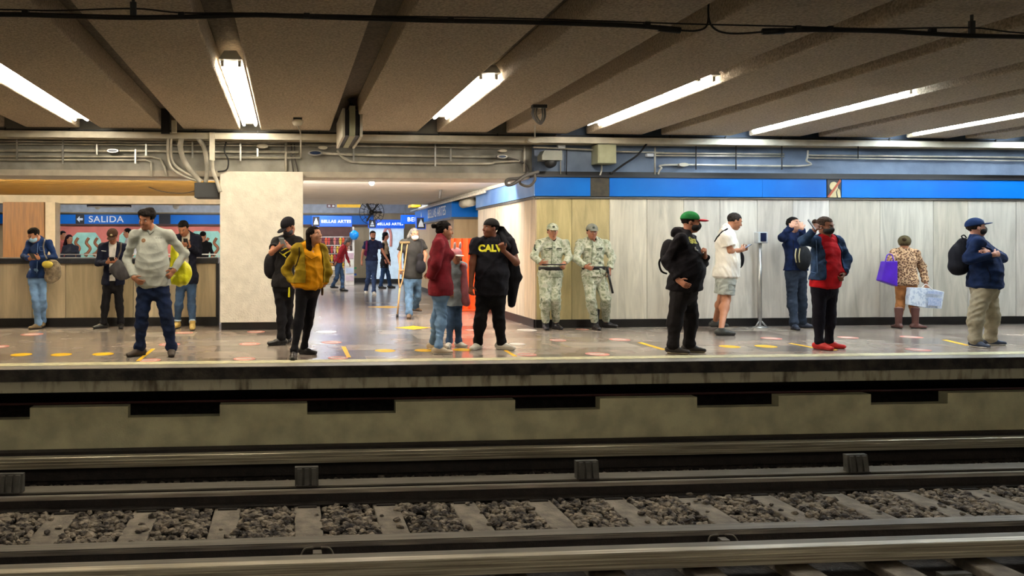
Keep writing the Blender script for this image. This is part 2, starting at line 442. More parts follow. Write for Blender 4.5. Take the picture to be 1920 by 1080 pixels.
        for i, (off, ln) in enumerate(((.031, .070), (.011, .078), (-.010, .073), (-.030, .058))):
            p0 = pe+wd*off*s*thumb_side-dirv*.008
            c1 = curl*1.0+0.05*i; c2 = c1+curl*1.3; c3 = c2+curl*.9
            d1 = dirv*math.cos(c1)+pn*math.sin(c1)+wd*off*2*thumb_side; d2 = dirv*math.cos(c2)+pn*math.sin(c2); d3 = dirv*math.cos(c3)+pn*math.sin(c3)
            p1 = p0+d1*ln*.48*s; p2 = p1+d2*ln*.32*s; p3 = p2+d3*ln*.24*s
            g += [cone(p0, p1, .0092*s, .0088*s, k=.002), cone(p1, p2, .0088*s, .008*s, k=.002), cone(p2, p3, .008*s, .0072*s, k=.002)]
        t0 = wr+dirv*.022*s+wd*.026*s*thumb_side; t1 = t0+(dirv*.6+wd*.75*thumb_side+pn*.25)*.038*s; t2 = t1+(dirv*.85+wd*.25*thumb_side+pn*.45)*.034*s
        g += [cone(t0, t1, .013*s, .0105*s, k=.008), cone(t1, t2, .0105*s, .0085*s, k=.003)]
        return g, pe
    hA, pA = hand(wrA, elA, S.get('hA'), -1); hB, pB = hand(wrB, elB, S.get('hB'), 1)
    nk = [cone(neck-up*.01*h, H(-.018, 0, -.05), .036*h, .031*h, k=.02)]
    body = torso(-.012)+arm(shA, elA, wrA, -.002, 0)+arm(shB, elB, wrB, -.002, 0)+leg(hpA, knA, anA, -.006, 0)+leg(hpB, knB, anB, -.006, 0)+nk+headp
    for an, t in ((anA, fa), (anB, fb)):
        ty = math.radians(t[2]); td = A3((math.sin(ty), -math.cos(ty), 0)); body.append(cone(an-U*.022*h, an+td*.070*h-U*.030*h, .015*h, .010*h))
    blobc('body', body+hA+hB, skin(S.get('skin', (172, 122, 92))), vox=vox, k=.022)
    # ---- face
    if S.get('face', True):
        dk = mat('eye_dark', srgb(30, 20, 16), 0.3); wh = mat('eye_white', srgb(205, 195, 185), 0.4); lp = mat('lips', srgb(140, 78, 70), 0.5)
        for q in (-1, 1):
            R(blob('eye', [he(.079, q*.030, .002, (.010, .0145, .0075))], wh, vox=.004, k=0.001, parent=root))
            R(blob('pupil', [he(.0855, q*.030, .002, (.0065, .0068, .0068))], dk, vox=.0035, k=0.001, parent=root))
            R(blob('eyebrow', [he(.086, q*.032, .023, (.008, .020, .0048))], mat('eyebrow_hair', srgb(34, 26, 22), .9), vox=.004, k=.001, parent=root))
        if not S.get('mask'):
            R(blob('mouth', [he(.092, 0, -.064, (.011, .0215, .0065))], lp, vox=.004, k=.001, parent=root))
            if S.get('beard'):
                R(blob('beard', [he(.030, 0, -.066, (.066, .062, .052))], mat('beard_hair', srgb(62, 48, 42), .95), vox=.007, k=.002, parent=root, cuts=[cbox(H(.09, 0, -.045), (.03*hs, .022*hs, .018*hs), AX), cbox(H(-.06, 0, 0), (.06*hs, .2, .2), AX), cbox(H(.0, 0, .03), (.2, .2, .055*hs), AX)]))
    # ---- hair
    ht = S.get('hair', 'short')
    hm = mat('hair_'+'_'.join(map(str, S.get('hcol', (28, 22, 20)))), tuple(c*.6 for c in srgb(*S.get('hcol', (28, 22, 20)))[:3])+(1,), 0.9, tuple(c*.3 for c in srgb(*S.get('hcol', (28, 22, 20)))[:3])+(1,), scale=45, bump=.6, bscale=90, stretch=(1, 1, .3), spec=.15)
    if ht:
        hv = max(.007, vox*.8)
        pr = [he(-.012, 0, .036, (.100, .083, .087))]
        cu = [cbox(H(.098, 0, -.05), (.062*hs, .2, .105*hs), AX), cbox(H(0, 0, -.15), (.3, .3, .105*hs), AX), cbox(H(.045, 0, -.10), (.055*hs, .3, .105*hs), AX)]
        if ht == 'wavy':
            pr += [he(.03, -.02, .085, (.055, .06, .035)), he(-.03, .03, .095, (.055, .055, .04)), he(.055, .03, .072, (.04, .04, .03)), he(-.02, .075, .055, (.05, .03, .04)), he(-.02, -.075, .055, (.05, .03, .04)), he(-.06, -.04, .05, (.05, .045, .05)), he(.02, .06, .05, (.05, .03, .04)), he(.02, -.06, .05, (.05, .03, .04))]
        if ht == 'bun':
            pr.append(he(-.135, 0, .045, (.034, .034, .034), .004)); pr.append(he(-.05, 0, -.02, (.055, .06, .05)))
        if ht == 'top': pr.append(he(.02, 0, .095, (.06, .055, .028)))
        if ht in ('long', 'medium'):
            dn = -.30 if ht == 'long' else -.13
            for q in (-1, 1):
                pr += [cone(H(-.035, q*.068, .03), H(-.055, q*.088, dn*.5), .032*hs, .040*hs), cone(H(-.055, q*.088, dn*.5), H(-.04, q*.10, dn), .040*hs, .022*hs)]
            pr += [cone(H(-.06, 0, .02), H(-.075, 0, dn), (.075*hs, .035*hs), (.07*hs, .025*hs), hl)]
            cu = [cbox(H(.098, 0, -.045), (.066*hs, .052*hs, .105*hs), AX)]
        blobc('hair', pr, hm, vox=hv, k=.02, cuts=cu, wrinkle=.004, wl=.035, seed=S.get('seed', 3))
    if S.get('cap'):
        cp = S['cap']; cm = cp['m']; bd = cp.get('back', False); q = -1 if bd else 1
        dome = [he(-.010, 0, .038, (.107, .090, .092))]
        c0 = blobc('cap', dome, cm, vox=max(.006, vox*.7), k=.01, cuts=[cbox(H(0, 0, -.16+.002), (.3, .3, .19*hs), AX)])
        blobc('brim', [he(.120*q, 0, .042-(.012), (.072, .070, cp.get('thick', .0095)))], cp.get('brim', cm), vox=.006, k=.01, cuts=[cbox(H(.0, 0, .03), (.085*hs, .2, .2), AX)])
        if cp.get('badge'): blobc('badge', [he(.094, 0, .075, (.010, .022, .018))], cp['badge'], vox=.005, k=.001)
    if S.get('mask'):
        mk = blobc('face_mask', [he(.044, 0, -.050, (.066, .069, .056)), he(.084, 0, -.032, (.034, .028, .030))], S['mask'], vox=max(.006, vox*.7), k=.02, cuts=[cbox(H(-.06, 0, 0), (.07*hs, .3, .3), AX)])
        for q in (-1, 1): blobc('ear_loop', [cone(H(.03, q*.06, -.035), H(-.008, q*.08, .0), .004, .004)], S['mask'], vox=.004, k=.001)
    # ---- trousers / skirt
    bt = S['bottom']; o = bt.get('o', .010); to = bt.get('to', 1)
    if to == 1:
        e = bt.get('end', .97); fr = bt.get('flare', .008)
        pr = []
        for hp_, kn, an in ((hpA, knA, anA), (hpB, knB, anB)): pr += leg(hp_, kn, kn+(an-kn)*e, o, o+fr, True)
        if bt.get('stack', True) and e > .9:
            for kn, an in ((knA, anA), (knB, anB)): pr.append(cone(kn+(an-kn)*.90, kn+(an-kn)*.96, .027*h+o+fr, .029*h+o+fr, k=.01))
    else:
        pr = []
        for hp_, kn in ((hpA, knA), (hpB, knB)): pr.append(cone(hp_, hp_+(kn-hp_)*to, .054*h*b+o, .047*h*b+o+.01, fb=True))
    pr += [cone(pel-U*0.05*h, pel+up*.055*h, (pw+o, .064*h*b+o), (pw+o-.01, .060*h*b+o), side)]
    blobc(bt.get('name', 'trousers'), pr, bt['m'], vox=vox, k=.02, wrinkle=bt.get('wr', .005)*1.5, seed=S.get('seed', 3)+5)
    # ---- shirt, jacket: innermost first
    for tpd in S['tops']:
        o = tpd.get('o', .012); hem = tpd.get('hem', .03); sl_ = tpd.get('sleeve', 'long')
        hb = pel-U*hem; he_ = pel-U*max(hem, .03)
        pr = torso(o)[1:]
        pr.append(cone(pel, he_, (pw+o+.006, .064*h*b+o+.006+bl*.5), (pw+o+.008, .066*h*b+o+.008+bl*.5), side, fb=True, k=.06))
        if sl_ == 'long': pr += arm(shA, elA, wrA, o, o+.004)+arm(shB, elB, wrB, o, o+.004)
        elif sl_ == 'elbow': pr += arm(shA, elA, wrA, o, 0, .4)+arm(shB, elB, wrB, o, 0, .4)
        elif sl_ == 'short': pr += arm(shA, elA, wrA, o+.004, 0, .4)+arm(shB, elB, wrB, o+.004, 0, .4)
        if tpd.get('hood'): pr.append(ell(neck-Fw*.055*h+up*.015*h, (.045*h, .072*h, .040*h), (Fw, Lv, U))); pr.append(cone(neck-Fw*.04*h+Lv*.06*h+up*.02*h, neck-Fw*.04*h-Lv*.06*h+up*.02*h, .035*h, .035*h))
        if tpd.get('collar', True): pr.append(cone(neck-up*.01, neck+up*.022*h+Fw*.01, .043*h+o*.5, .040*h+o*.3, fb=True, k=.012))
        cu = []
        if hem < .03: cu.append(cbox(hb-U*.5, (.7, .7, .5)))
        if tpd.get('open'):
            wdt = tpd['open']*h
            wdg = [cone(neck+up*.06*h+Fw*.09*h, pel-U*(hem+.05)+Fw*(.12*h+bl), wdt*.9, wdt)]
            wdg = [cbox((neck+pel)/2+Fw*(.13*h)-U*.05, (.13*h-.008, wdt*.5, .32*h), (Fw, Lv, U)), cone(neck+up*.05*h+Fw*.05*h, waist+Fw*(.075*h+bl), .05*h, .012*h)]
            cu += wdg
        if tpd.get('vneck'): cu.append(cone(neck+up*.05*h+Fw*.05*h, neck-up*tpd['vneck']*h+Fw*(.085*h), .042*h, .008*h))
        blobc(tpd['name'], pr, tpd['m'], vox=vox, k=.028, cuts=cu, wrinkle=tpd.get('wr', .008)*1.5, seed=S.get('seed', 3)+11, wl=tpd.get('wl', .14))
    # ---- shoes
    sh = S['shoes']
    for an, t in ((anA, fa), (anB, fb)):
        ty = math.radians(t[2]); td = A3((math.sin(ty), -math.cos(ty), 0)); sd_ = A3((math.cos(ty), math.sin(ty), 0))
        z0 = (t[3] if len(t) > 3 else 0); g = A3((an[0], an[1], z0)); s = h/1.7
        heel = g-td*.055*s; toe = g+td*.165*s
        up_ = [cone(heel+U*.045*s, g+td*.06*s+U*.045*s, (.038*s, .042*s), (.042*s, .040*s), sd_), cone(g+td*.05*s+U*.04*s, toe+U*.028*s, (.043*s, .036*s), (.034*s, .026*s), sd_),
               cone(g+U*.04*s, g+U*(sh.get('tall', .085)+.02)*s, .042*s, .046*s, fb=True)]
        if sh.get('tall', 0) > .15: up_.append(cone(g+U*.08*s, g+(an-g)*.6+U*sh['tall']*s, .050*s, .072*s, fb=True))
        so = blobc('boot' if sh.get('tall', 0) > .15 else 'shoe', up_, sh['m'], vox=max(.007, vox*.8), k=.02, cuts=[cbox(g-U*(.1-.012), (.5, .5, .1))], wrinkle=.002, wl=.06)
        sl2 = blobc('sole', [cone(heel+U*.012*s, toe+U*.012*s, (.040*s, .0125*s), (.036*s, .0125*s), sd_)], sh.get('sole', mat('sole_dark', srgb(30, 28, 27), .8)), vox=max(.006, vox*.6), k=.01)
    for n_, pr, m_, kw in S.get('extra', lambda *a: [])(dict(neck=neck, pel=pel, waist=waist, chest=chest, shA=shA, shB=shB, elA=elA, elB=elB, wrA=wrA, wrB=wrB, pA=pA, pB=pB, hpA=hpA, hpB=hpB, knA=knA, knB=knB, anA=anA, anB=anB, Fw=Fw, Lv=Lv, U=U, up=up, h=h, H=H, AX=AX, hs=hs, side=side, bl=bl, b=b)):
        blobc(n_, pr, m_, **kw)
    return root, dict(neck=neck, pel=pel, waist=waist, chest=chest, shA=shA, shB=shB, elA=elA, elB=elB, wrA=wrA, wrB=wrB, pA=pA, pB=pB, Fw=Fw, Lv=Lv, U=U, h=h, H=H, hs=hs, side=side, Y0=Y0, hf=hf, org=org, root=root)

def wrap_text(root, target, s, size, m, centre, right, fwd, name='lettering', bold=.004):
    """printed lettering laid on the cloth"""
    cu = bpy.data.curves.new(name, 'FONT'); cu.body = s; cu.size = size; cu.align_x = 'CENTER'; cu.align_y = 'CENTER'; cu.offset = bold; cu.resolution_u = 3
    t = bpy.data.objects.new('tmp', cu); COL.objects.link(t); dg = bpy.context.evaluated_depsgraph_get()
    me = bpy.data.meshes.new_from_object(t.evaluated_get(dg)); bpy.data.objects.remove(t); me.name = name
    import bmesh
    bm = bmesh.new(); bm.from_mesh(me); bmesh.ops.triangulate(bm, faces=bm.faces)
    bmesh.ops.subdivide_edges(bm, edges=[e for e in bm.edges if e.calc_length() > size*.25], cuts=2, use_grid_fill=False)
    bpy.context.view_layer.update()
    tm = target.data; ofs = Vector(target.location)+Vector(root.location)
    bvh = BVHTree.FromPolygons([v.co for v in tm.vertices], [list(p.vertices) for p in tm.polygons])
    right = Vector(right).normalized(); fwd = Vector(fwd).normalized(); c = Vector(centre)
    for v in bm.verts:
        w_ = c+right*v.co.x+Vector((0, 0, 1))*v.co.y+fwd*0.5
        hit = bvh.ray_cast(w_-ofs, -fwd, 1.2)
        v.co = ((hit[0]+ofs+fwd*.005) if hit[0] else (w_-fwd*.4))-Vector(root.location)
    bm.to_mesh(me); bm.free(); me.materials.clear()
    return addobj(name, me, m, root)
def child(root, n):
    return [c for c in root.children if c.name.split('.')[0] == n][0]

def drape(root, target, pts, r, m, name, flat=.45, off=.002, closed=False):
    """a strap, seam or tape laid on the cloth: each photo point is followed from the eye to where it meets the garment"""
    bpy.context.view_layer.update()
    obs = target if isinstance(target, (list, tuple)) else [target]
    eye = Vector((0, 0, CAMH)); out = []; bv = []
    for t in obs: bv.append((BVHTree.FromPolygons([v.co for v in t.data.vertices], [list(p.vertices) for p in t.data.polygons]), Vector(t.location)+Vector(root.location)))
    sm = []
    for i in range(len(pts)-1):
        for k in range(5): sm.append((pts[i][0]+(pts[i+1][0]-pts[i][0])*k/5, pts[i][1]+(pts[i+1][1]-pts[i][1])*k/5))
    sm.append(pts[-1])
    for p in sm:
        dr = (P(p[0], p[1], 5.0)-eye).normalized(); best = None
        for bvh, ofs in bv:
            h_ = bvh.ray_cast(eye-ofs, dr, 60)
            if h_[0] and (best is None or h_[3] < best): best = h_[3]
        if best is not None: out.append(eye+dr*(best-off)-Vector(root.location))
    if len(out) < 2: return None
    return MB().tube(out, r, 6).build(name, m, root, smooth=True)
# ------------------------------------------------------------------ the place: depths of its planes
rnd = random.Random(5)
Y_EDGE = Yfloor(540, 686.5); Y_WALL = 12.75; Y_PIL = 12.93; Y_CNT = 13.62; Y_BEAM = 13.0; Y_FAR = 30.0
X0, X1 = -11.0, 17.0
X_CORNER = Xat(1006, Y_WALL); X_BACK = 3.84
C = dict(
    conc=mat('concrete_dim', srgb(150,148,132), .9, srgb(118,116,104), scale=5, bump=.3, bscale=30),
    nose=mat('edge_grime', srgb(66,60,52), .85, srgb(26,24,22), scale=7, bump=.4, contrast=(.4,.7)),
    ceil=mat('ceiling_plaster', srgb(206,190,166), .95, srgb(160,146,126), scale=45, bump=.9, bscale=70, detail=8),
    ceil_dk=mat('ceiling_slab', srgb(128,118,104), .95, srgb(100,92,82), scale=30, bump=.6),
    beam=mat('beam_paint', srgb(160,158,150), .8, srgb(128,126,118), scale=3, bump=.1),
    beam_b=mat('upper_wall_paint', srgb(118,134,158), .8, srgb(98,112,134), scale=3, bump=.1),
    white=mat('white_plaster', srgb(226,220,206), .75, srgb(212,206,192), scale=8, bump=.35, bscale=50),
    soffit=mat('white_soffit', srgb(242,236,226), .8, srgb(232,226,216), scale=2),
    black=mat('black_skirting', srgb(24,22,22), .35, srgb(14,13,13), scale=10),
    cope=mat('dark_coping', srgb(52,54,60), .35, srgb(40,42,46), scale=10),
    blue=mat('blue_enamel', srgb(6,112,206), .42, srgb(4,100,194), scale=1.2, spec=.3),
    trim=mat('grey_trim', srgb(112,110,106), .4, metal=.5),
    dktrim=mat('dark_trim', srgb(34,34,40), .4),
    steel=mat('worn_steel', srgb(196,190,170), .34, srgb(128,120,104), metal=.45, scale=2.0, stretch=(.5, 40, 40)),
    rail=mat('rail_steel', srgb(196,190,182), .28, srgb(150,144,136), metal=.75, scale=3, stretch=(.6, 20, 20)),
    rust=mat('rail_rust', srgb(40,34,30), .85, srgb(30,26,24), scale=12, bump=.3),
    dull=mat('dull_steel', srgb(112,106,96), .65, srgb(82,78,70), scale=3, metal=.3, stretch=(.5,15,15)),
    tie=mat('sleeper_concrete', srgb(124,116,104), .95, srgb(92,86,78), scale=7, bump=.4),
    stone=mat('ballast_stone', srgb(134,124,110), .95, srgb(40,35,34), scale=11, bump=.3, contrast=(.38,.66)),
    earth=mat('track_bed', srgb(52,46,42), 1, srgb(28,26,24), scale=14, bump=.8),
    pipe=mat('galvanised_conduit', srgb(214,210,196), .3, srgb(176,172,160), metal=.25, scale=6),
    pipe_p=mat('painted_conduit', srgb(196,192,178), .5, srgb(166,162,150), scale=6),
    cable=mat('black_cable', srgb(22,20,20), .6), flex=mat('grey_flex', srgb(92,88,84), .6),
    box=mat('junction_paint', srgb(168,170,140), .55), ivory=mat('ivory_paint', srgb(206,200,182), .5),
    wood=mat('wood_panel', srgb(128,84,34), .5, srgb(104,66,26), scale=3, stretch=(8,8,.6)),
    gold=mat('gold_slats', srgb(208,164,70), .6, srgb(176,134,50), scale=2, stretch=(1,14,1)),
    beige=mat('beige_paint', srgb(190,176,152), .7), orange=mat('orange_plastic', srgb(238,84,24), .4),
    yel=mat('yellow_vinyl', srgb(244,190,16), .5), pink=mat('pink_vinyl', srgb(216,140,128), .4), wv=mat('white_vinyl', srgb(236,228,220), .3),
    letter=mat('white_lettering', srgb(236,240,246), .5), dark=mat('dark_grey_metal', srgb(60,62,64), .5), blk=mat('black_plastic', srgb(22,22,24), .5),
    alum=mat('brushed_metal', srgb(190,190,188), .3, metal=.8),
)
def struct(mb, name, m, **k): return tag(mb.build(name, m, **k), kind='structure')

# ---- floors
fl = MB(); fl.box(X0, X1, Y_EDGE+.30, Y_FAR+.2, -.25, 0); struct(fl, 'floor', tile_mat())
struct(MB().box(X0, X1, Y_EDGE, Y_EDGE+.30, -.128, .0), 'platform_edge', mat('edge_granite', srgb(136,134,128), .35, srgb(116,114,108), scale=20))
struct(MB().box(X0, X1, Y_EDGE-.012, Y_EDGE-.001, -.128, -.004), 'edge_nosing', C['nose'])
struct(MB().box(X0, X1, Yfloor(540,680.5), Yfloor(540,675.5), 0.0005, .003), 'edge_stripe', mat('edge_stripe_paint', srgb(206,200,160), .5, srgb(170,166,136), scale=12))
nb = MB().box(X0, X1, Y_EDGE+.02, Y_EDGE+.35, -.25, -.129); struct(nb, 'platform_slab', mat('slab_concrete', srgb(172,168,148), .9, srgb(92,84,70), scale=4, bump=.3, contrast=(.30,.50), stretch=(2.2,1,.6)))
# wall under the platform with its openings
YW = Y_EDGE+.22
zt, znb, zb = Zat(540, 757, YW), Zat(540, 778, YW), Zat(540, 838, YW)
sw = MB(); sw.box(X0, X1, YW, YW+.14, zb, znb)
edges = [X0]+[Xat(px, YW) for px in (-115, 56, 240, 412, 576, 742, 966, 1125, 1307, 1460, 1633, 1777, 1960)]+[Xat(1960, YW)+.9, Xat(1960, YW)+2.2]
for i in range(1, len(edges)-1, 2): sw.box(edges[i+1] if False else edges[i], edges[i+1], YW, YW+.14, znb, zt) if i % 2 == 0 else None
# solid teeth stand between the openings (opening: -115..56, 240..412, ...)
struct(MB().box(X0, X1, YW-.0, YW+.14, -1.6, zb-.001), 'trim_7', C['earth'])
teeth = [(X0, edges[1])]+[(edges[i], edges[i+1]) for i in range(2, len(edges)-2, 2)]
for a, b_ in teeth: sw.box(a, b_, YW, YW+.14, znb+.0005, zt)
struct(sw, 'wall_platform', mat('platform_wall_paint', srgb(206,202,166), .9, srgb(172,168,140), scale=3.5, bump=.25, bscale=60))
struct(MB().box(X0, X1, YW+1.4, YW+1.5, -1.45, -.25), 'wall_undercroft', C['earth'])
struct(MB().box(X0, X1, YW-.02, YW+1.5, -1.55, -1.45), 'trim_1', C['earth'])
tag(MB().tube([(X0, YW+.16, zt+.012), (X1, YW+.16, zt+.012)], .014, 8).build('service_pipe', mat('red_oxide', srgb(60,18,16), .8), smooth=True), 'thin dark red pipe running in the slot under the platform edge', 'pipe')

# ---- track: heights and depths from the rails
ZR = -1.08
def Ytr(py, z): return FPX*(CAMH-z)/(py-HOR)/math.cos(TH)
ZT = ZR-.15; ZG = ZR-.17
struct(MB().box(X0, X1, -2.2, YW, -1.6, ZG-.05), 'track_bed', C['earth'])
yr1, yr2 = Ytr(920, ZR), Ytr(1012, ZR)
def rail(y, lab):
    t = thing('rail', lab, 'rail', loc=(0, y, ZR))
    hd = [(-.031, -.038), (-.032, -.008), (-.026, 0), (.020, 0), (.026, -.008), (.025, -.038)]
    MB().profile([(a, b_) for a, b_ in hd], X0, X1).build('rail_head', C['rail'], t, bevel=0)
    MB().profile([(-.010, -.038), (.010, -.038), (.012, -.115), (.065, -.13), (.065, -.142), (-.065, -.142), (-.065, -.13), (-.012, -.115)], X0, X1).build('rail_web', C['rust'], t)
    return t
rail(yr1+.035, 'far steel running rail with a polished head edge')
nr = rail(yr2-.06, 'near steel running rail seen from above, just behind the dark gap')
MB().box(X0, X1, Ytr(1020, ZR)-(yr2-.06), Ytr(1008, ZR)-(yr2-.06), .001, .008).build('top_plate', C['dull'], nr, bevel=.003)
def strip(y0, y1, z, lab, name='running_strip'):
    t = thing(name, lab, 'roll way', loc=(0, (y0+y1)/2, z)); w_ = abs(y1-y0)/2
    MB().profile([(-w_, -.018), (-w_, -.002), (-w_+.004, 0), (w_-.004, 0), (w_, -.002), (w_, -.018)], X0, X1).build('top_flange', C['dull'], t)
    MB().profile([(-.02, -.018), (.02, -.018), (.02, -.11), (w_*.9, -.13), (w_*.9, -.15), (-w_*.9, -.15), (-w_*.9, -.13), (-.02, -.11)], X0, X1).build('web', C['rust'], t)
strip(Ytr(911.5, ZR+.01), Ytr(900, ZR+.01), ZR+.01, 'far flat steel roll way for rubber tyres beyond the far rail')
strip(Ytr(1053, ZR+.01), Ytr(1041, ZR+.01), ZR+.01, 'near flat steel roll way for rubber tyres this side of the near rail')
def guide(yf, yb, zt_, hgt, lab, ribs):
    t = thing('guide_bar', lab, 'guide bar', loc=(0, yf, zt_))
    d = yb-yf
    # angle section: sloping top face and an upright face carrying fine rolled lines
    MB().profile([(0, -hgt), (-.006, -hgt*.62), (0, -hgt*.60), (-.006, -hgt*.34), (.002, -hgt*.31), (0, -.006), (.008, 0), (d, 0), (d, -.014), (.018, -.014), (.018, -hgt)], X0, X1).build('angle_bar', C['steel'], t)
    return t
ZB = ZR+.17
yg1 = Ytr(849, ZB); guide(yg1, yg1+.10, ZB, .115, 'far horizontal steel guide bar below the platform wall', 2)
yg2 = Ytr(1058, ZB); guide(yg2, yg2+.08, ZB, .118, 'near horizontal steel guide bar along the bottom of the photo', 3)
t = thing('cable_trough', 'dark steel cable trough between the far guide bar and the platform wall', 'trough', loc=(0, yg1+.19, ZB))
MB().box(X0, X1, -.06, .04, -.02, .025).build('cover', C['rust'], t); MB().box(X0, X1, .03, .12, -.30, .02).build('back_plate', C['rust'], t)
# insulators
ORD = ['first', 'second', 'third', 'fourth', 'fifth', 'sixth', 'seventh', 'eighth', 'ninth', 'tenth', 'eleventh', 'twelfth', 'thirteenth', 'fourteenth', 'fifteenth', 'sixteenth', 'seventeenth', 'eighteenth', 'nineteenth', 'twentieth']
def insul(px, y0, yb, lab, m, z0=ZR+.012, w_=.115):
    x = Xat(px, y0); t = thing('guide_bar_support', lab, 'insulator', 'guide bar supports', loc=(x, y0, z0))
    dy = yb-y0
    H_ = .175
    MB().prism([(-w_, -.03, 0), (-w_, .05, 0), (-w_, .06, H_), (-w_, .0, H_)], (0,0,0), (2*w_, 0, 0)).build('support_body', m, t)
    MB().box(-w_*.9, w_*.9, -.065, .07, 0, .012).build('foot_plate', C['rust'], t)
    for k in (-1, 0, 1):
        MB().prism([(-.022+k*.07, -.055, 0), (-.022+k*.07, -.02, H_-.01), (-.022+k*.07, .02, H_-.01), (-.022+k*.07, -.0, 0)], (0,0,0), (.044, 0, 0)).build('rib', m, t)
    return t
insm = mat('insulator_grey', srgb(82,80,74), .7, srgb(52,50,46), scale=8)
for i, (px, lab) in enumerate(((20, 'ribbed dark support of the far guide bar at the left edge of the photo'), (575, 'ribbed grey support of the far guide bar, left of centre'), (1101, 'ribbed support of the far guide bar, right of centre'), (1607, 'ribbed dark support of the far guide bar towards the right end'))):
    yy = Ytr(912, ZR+.01); insul(px, yy+.02, yg1+.02, lab, insm)
insul(1795, 5.52, yg2+.0, 'ribbed support below the near guide bar at the bottom right', insm, z0=-1.24)
for i, (px, lab) in enumerate(((595, 'looped steel clip in the dark gap left of centre'), (1357, 'steel clip plate in the dark gap right of centre'))):
    y = (yr2+Ytr(1041, ZR))/2; x = Xat(px, y); t = thing('rail_clip', lab, 'clip', loc=(x, y, ZR-.14))
    for s_ in (-1, 1): MB().tube(spline([(s_*.02, -.03, 0), (s_*.10, -.03, .0), (s_*.13, 0, .05), (s_*.10, .03, .11), (s_*.03, .03, .12)]), .007, 8).build('spring_clip', C['dull'], t, smooth=True)
    MB().box(-.035, .035, -.04, .04, -.01, .10).build('clamp_block', C['dull'], t, bevel=.004)
# sleepers
ytm = Yfloor(578, 975, ZT); xt0 = Xat(578, ytm); sp = 155*dist(578, ytm)/FPX*1.0
sleeper = None; k0, k1 = -7, 13
for n_i, k in enumerate(range(k0, k1)):
    xs = xt0+k*sp
    lab = 'pale concrete sleeper between the rails, the %s counted from the left end of the row' % ORD[n_i]
    if sleeper is None:
        sleeper = thing('sleeper', lab, 'sleeper', 'sleepers', loc=(xs, 0, ZT))
        MB().box(-.125, .125, yr2-1.05, yr1+.75, -.16, 0).build('beam', C['tie'], sleeper, bevel=.012)
        for yy in (yr1+.035, yr2-.03):
            MB().box(-.09, .09, yy-.11, yy+.11, 0, .012).build('base_plate', C['rust'], sleeper)
        o = sleeper
    else:
        o = sleeper.copy(); COL.objects.link(o); o.location = (xs, 0, ZT); o['label'] = lab
        for ch in sleeper.children:
            c_ = ch.copy(); COL.objects.link(c_); c_.parent = o
# ballast: loose stones nobody could count
def ballast(name, y0, y1, x0, x1, n, zc, lab, sz=(.022, .042), skip=True, seed=1):
    rg = np.random.RandomState(seed)
    ico_v = []; ph = (1+5**.5)/2
    for a in (-1, 1):
        for b_ in (-ph, ph): ico_v += [(0, a, b_), (a, b_, 0), (b_, 0, a)]
    ico_v = np.array(ico_v)/math.sqrt(1+ph*ph)
    import itertools
    D = np.linalg.norm(ico_v[:,None]-ico_v[None], axis=2); e = 2/math.sqrt(1+ph*ph)
    fs = [f for f in itertools.combinations(range(12), 3) if all(abs(D[a, b_]-e) < .01 for a, b_ in itertools.combinations(f, 2))]
    fs = [f if np.dot(np.cross(ico_v[f[1]]-ico_v[f[0]], ico_v[f[2]]-ico_v[f[0]]), ico_v[f[0]]) > 0 else f[::-1] for f in fs]
    V = []; F = []
    for i in range(n):
        x = rg.uniform(x0, x1); y = rg.uniform(y0, y1)
        if skip:
            r_ = ((x-xt0)/sp) % 1.0
            if min(r_, 1-r_)*sp < .135 and rg.rand() > .035: continue
        s = rg.uniform(*sz)*(1.5 if rg.rand() < .08 else 1); sc = np.array([rg.uniform(.7, 1.3), rg.uniform(.7, 1.3), rg.uniform(.45, .85)])*s
        a = rg.uniform(0, 6.28); c, s_ = math.cos(a), math.sin(a); tl = rg.uniform(-.5, .5)
        v = (ico_v*rg.uniform(.78, 1.15, (12, 1)))*sc
        v = v@np.array([[c, s_, 0], [-s_, c, 0], [0, 0, 1]])@np.array([[1, 0, 0], [0, math.cos(tl), math.sin(tl)], [0, -math.sin(tl), math.cos(tl)]])
        b0 = len(V); V += (v+np.array([x, y, zc+rg.uniform(-.012, .016)+(.02 if skip and min(r_, 1-r_)*sp < .135 else 0)])).tolist(); F += [tuple(b0+q for q in f) for f in fs]
    me = bpy.data.meshes.new(name); me.from_pydata(V, [], F)
    o = addobj(name, me, C['stone']); tag(o, lab, 'ballast', kind='stuff')
ballast('ballast', yr2+.02, yr1-.02, X0*.55, X1*.62, 12500, ZT-.012, 'loose grey and brown ballast stones between the sleepers of the track')
ballast('ballast', yr1+.1, yg1+.25, X0*.6, X1*.65, 6000, ZG-.03, 'dark ballast stones under the far guide bar', skip=False, seed=2)
ballast('ballast', 3.9, yg2+.1, X0*.3, X1*.4, 5000, ZG-.06, 'dark ballast stones below the near guide bar', skip=False, seed=3)
for px, lab in ((1490, 'pale sleeper end below the near guide bar, left one of the pair'), (1712, 'pale sleeper end below the near guide bar, beside the ribbed support'), (1878, 'pale sleeper end at the bottom right corner'), (1440, 'dim sleeper end below the near guide bar, leftmost')):
    yy = 4.85; tag(MB().box(Xat(px, yy)-.09, Xat(px, yy)+.09, yy-.16, yy+.10, ZG-.08, ZR-.06).build('sleeper_block', C['tie'], bevel=.01), lab, 'sleeper', 'sleeper ends')

# ---- our own side: platform, wall, second track side wall (behind and under the camera)
struct(MB().box(X0, X1, -4.2, 2.2-1.9, -1.6, 0), 'platform_near', C['conc'])
struct(MB().box(X0, X1, -4.4, -4.2, 0, 3.4), 'wall_near', C['conc'])

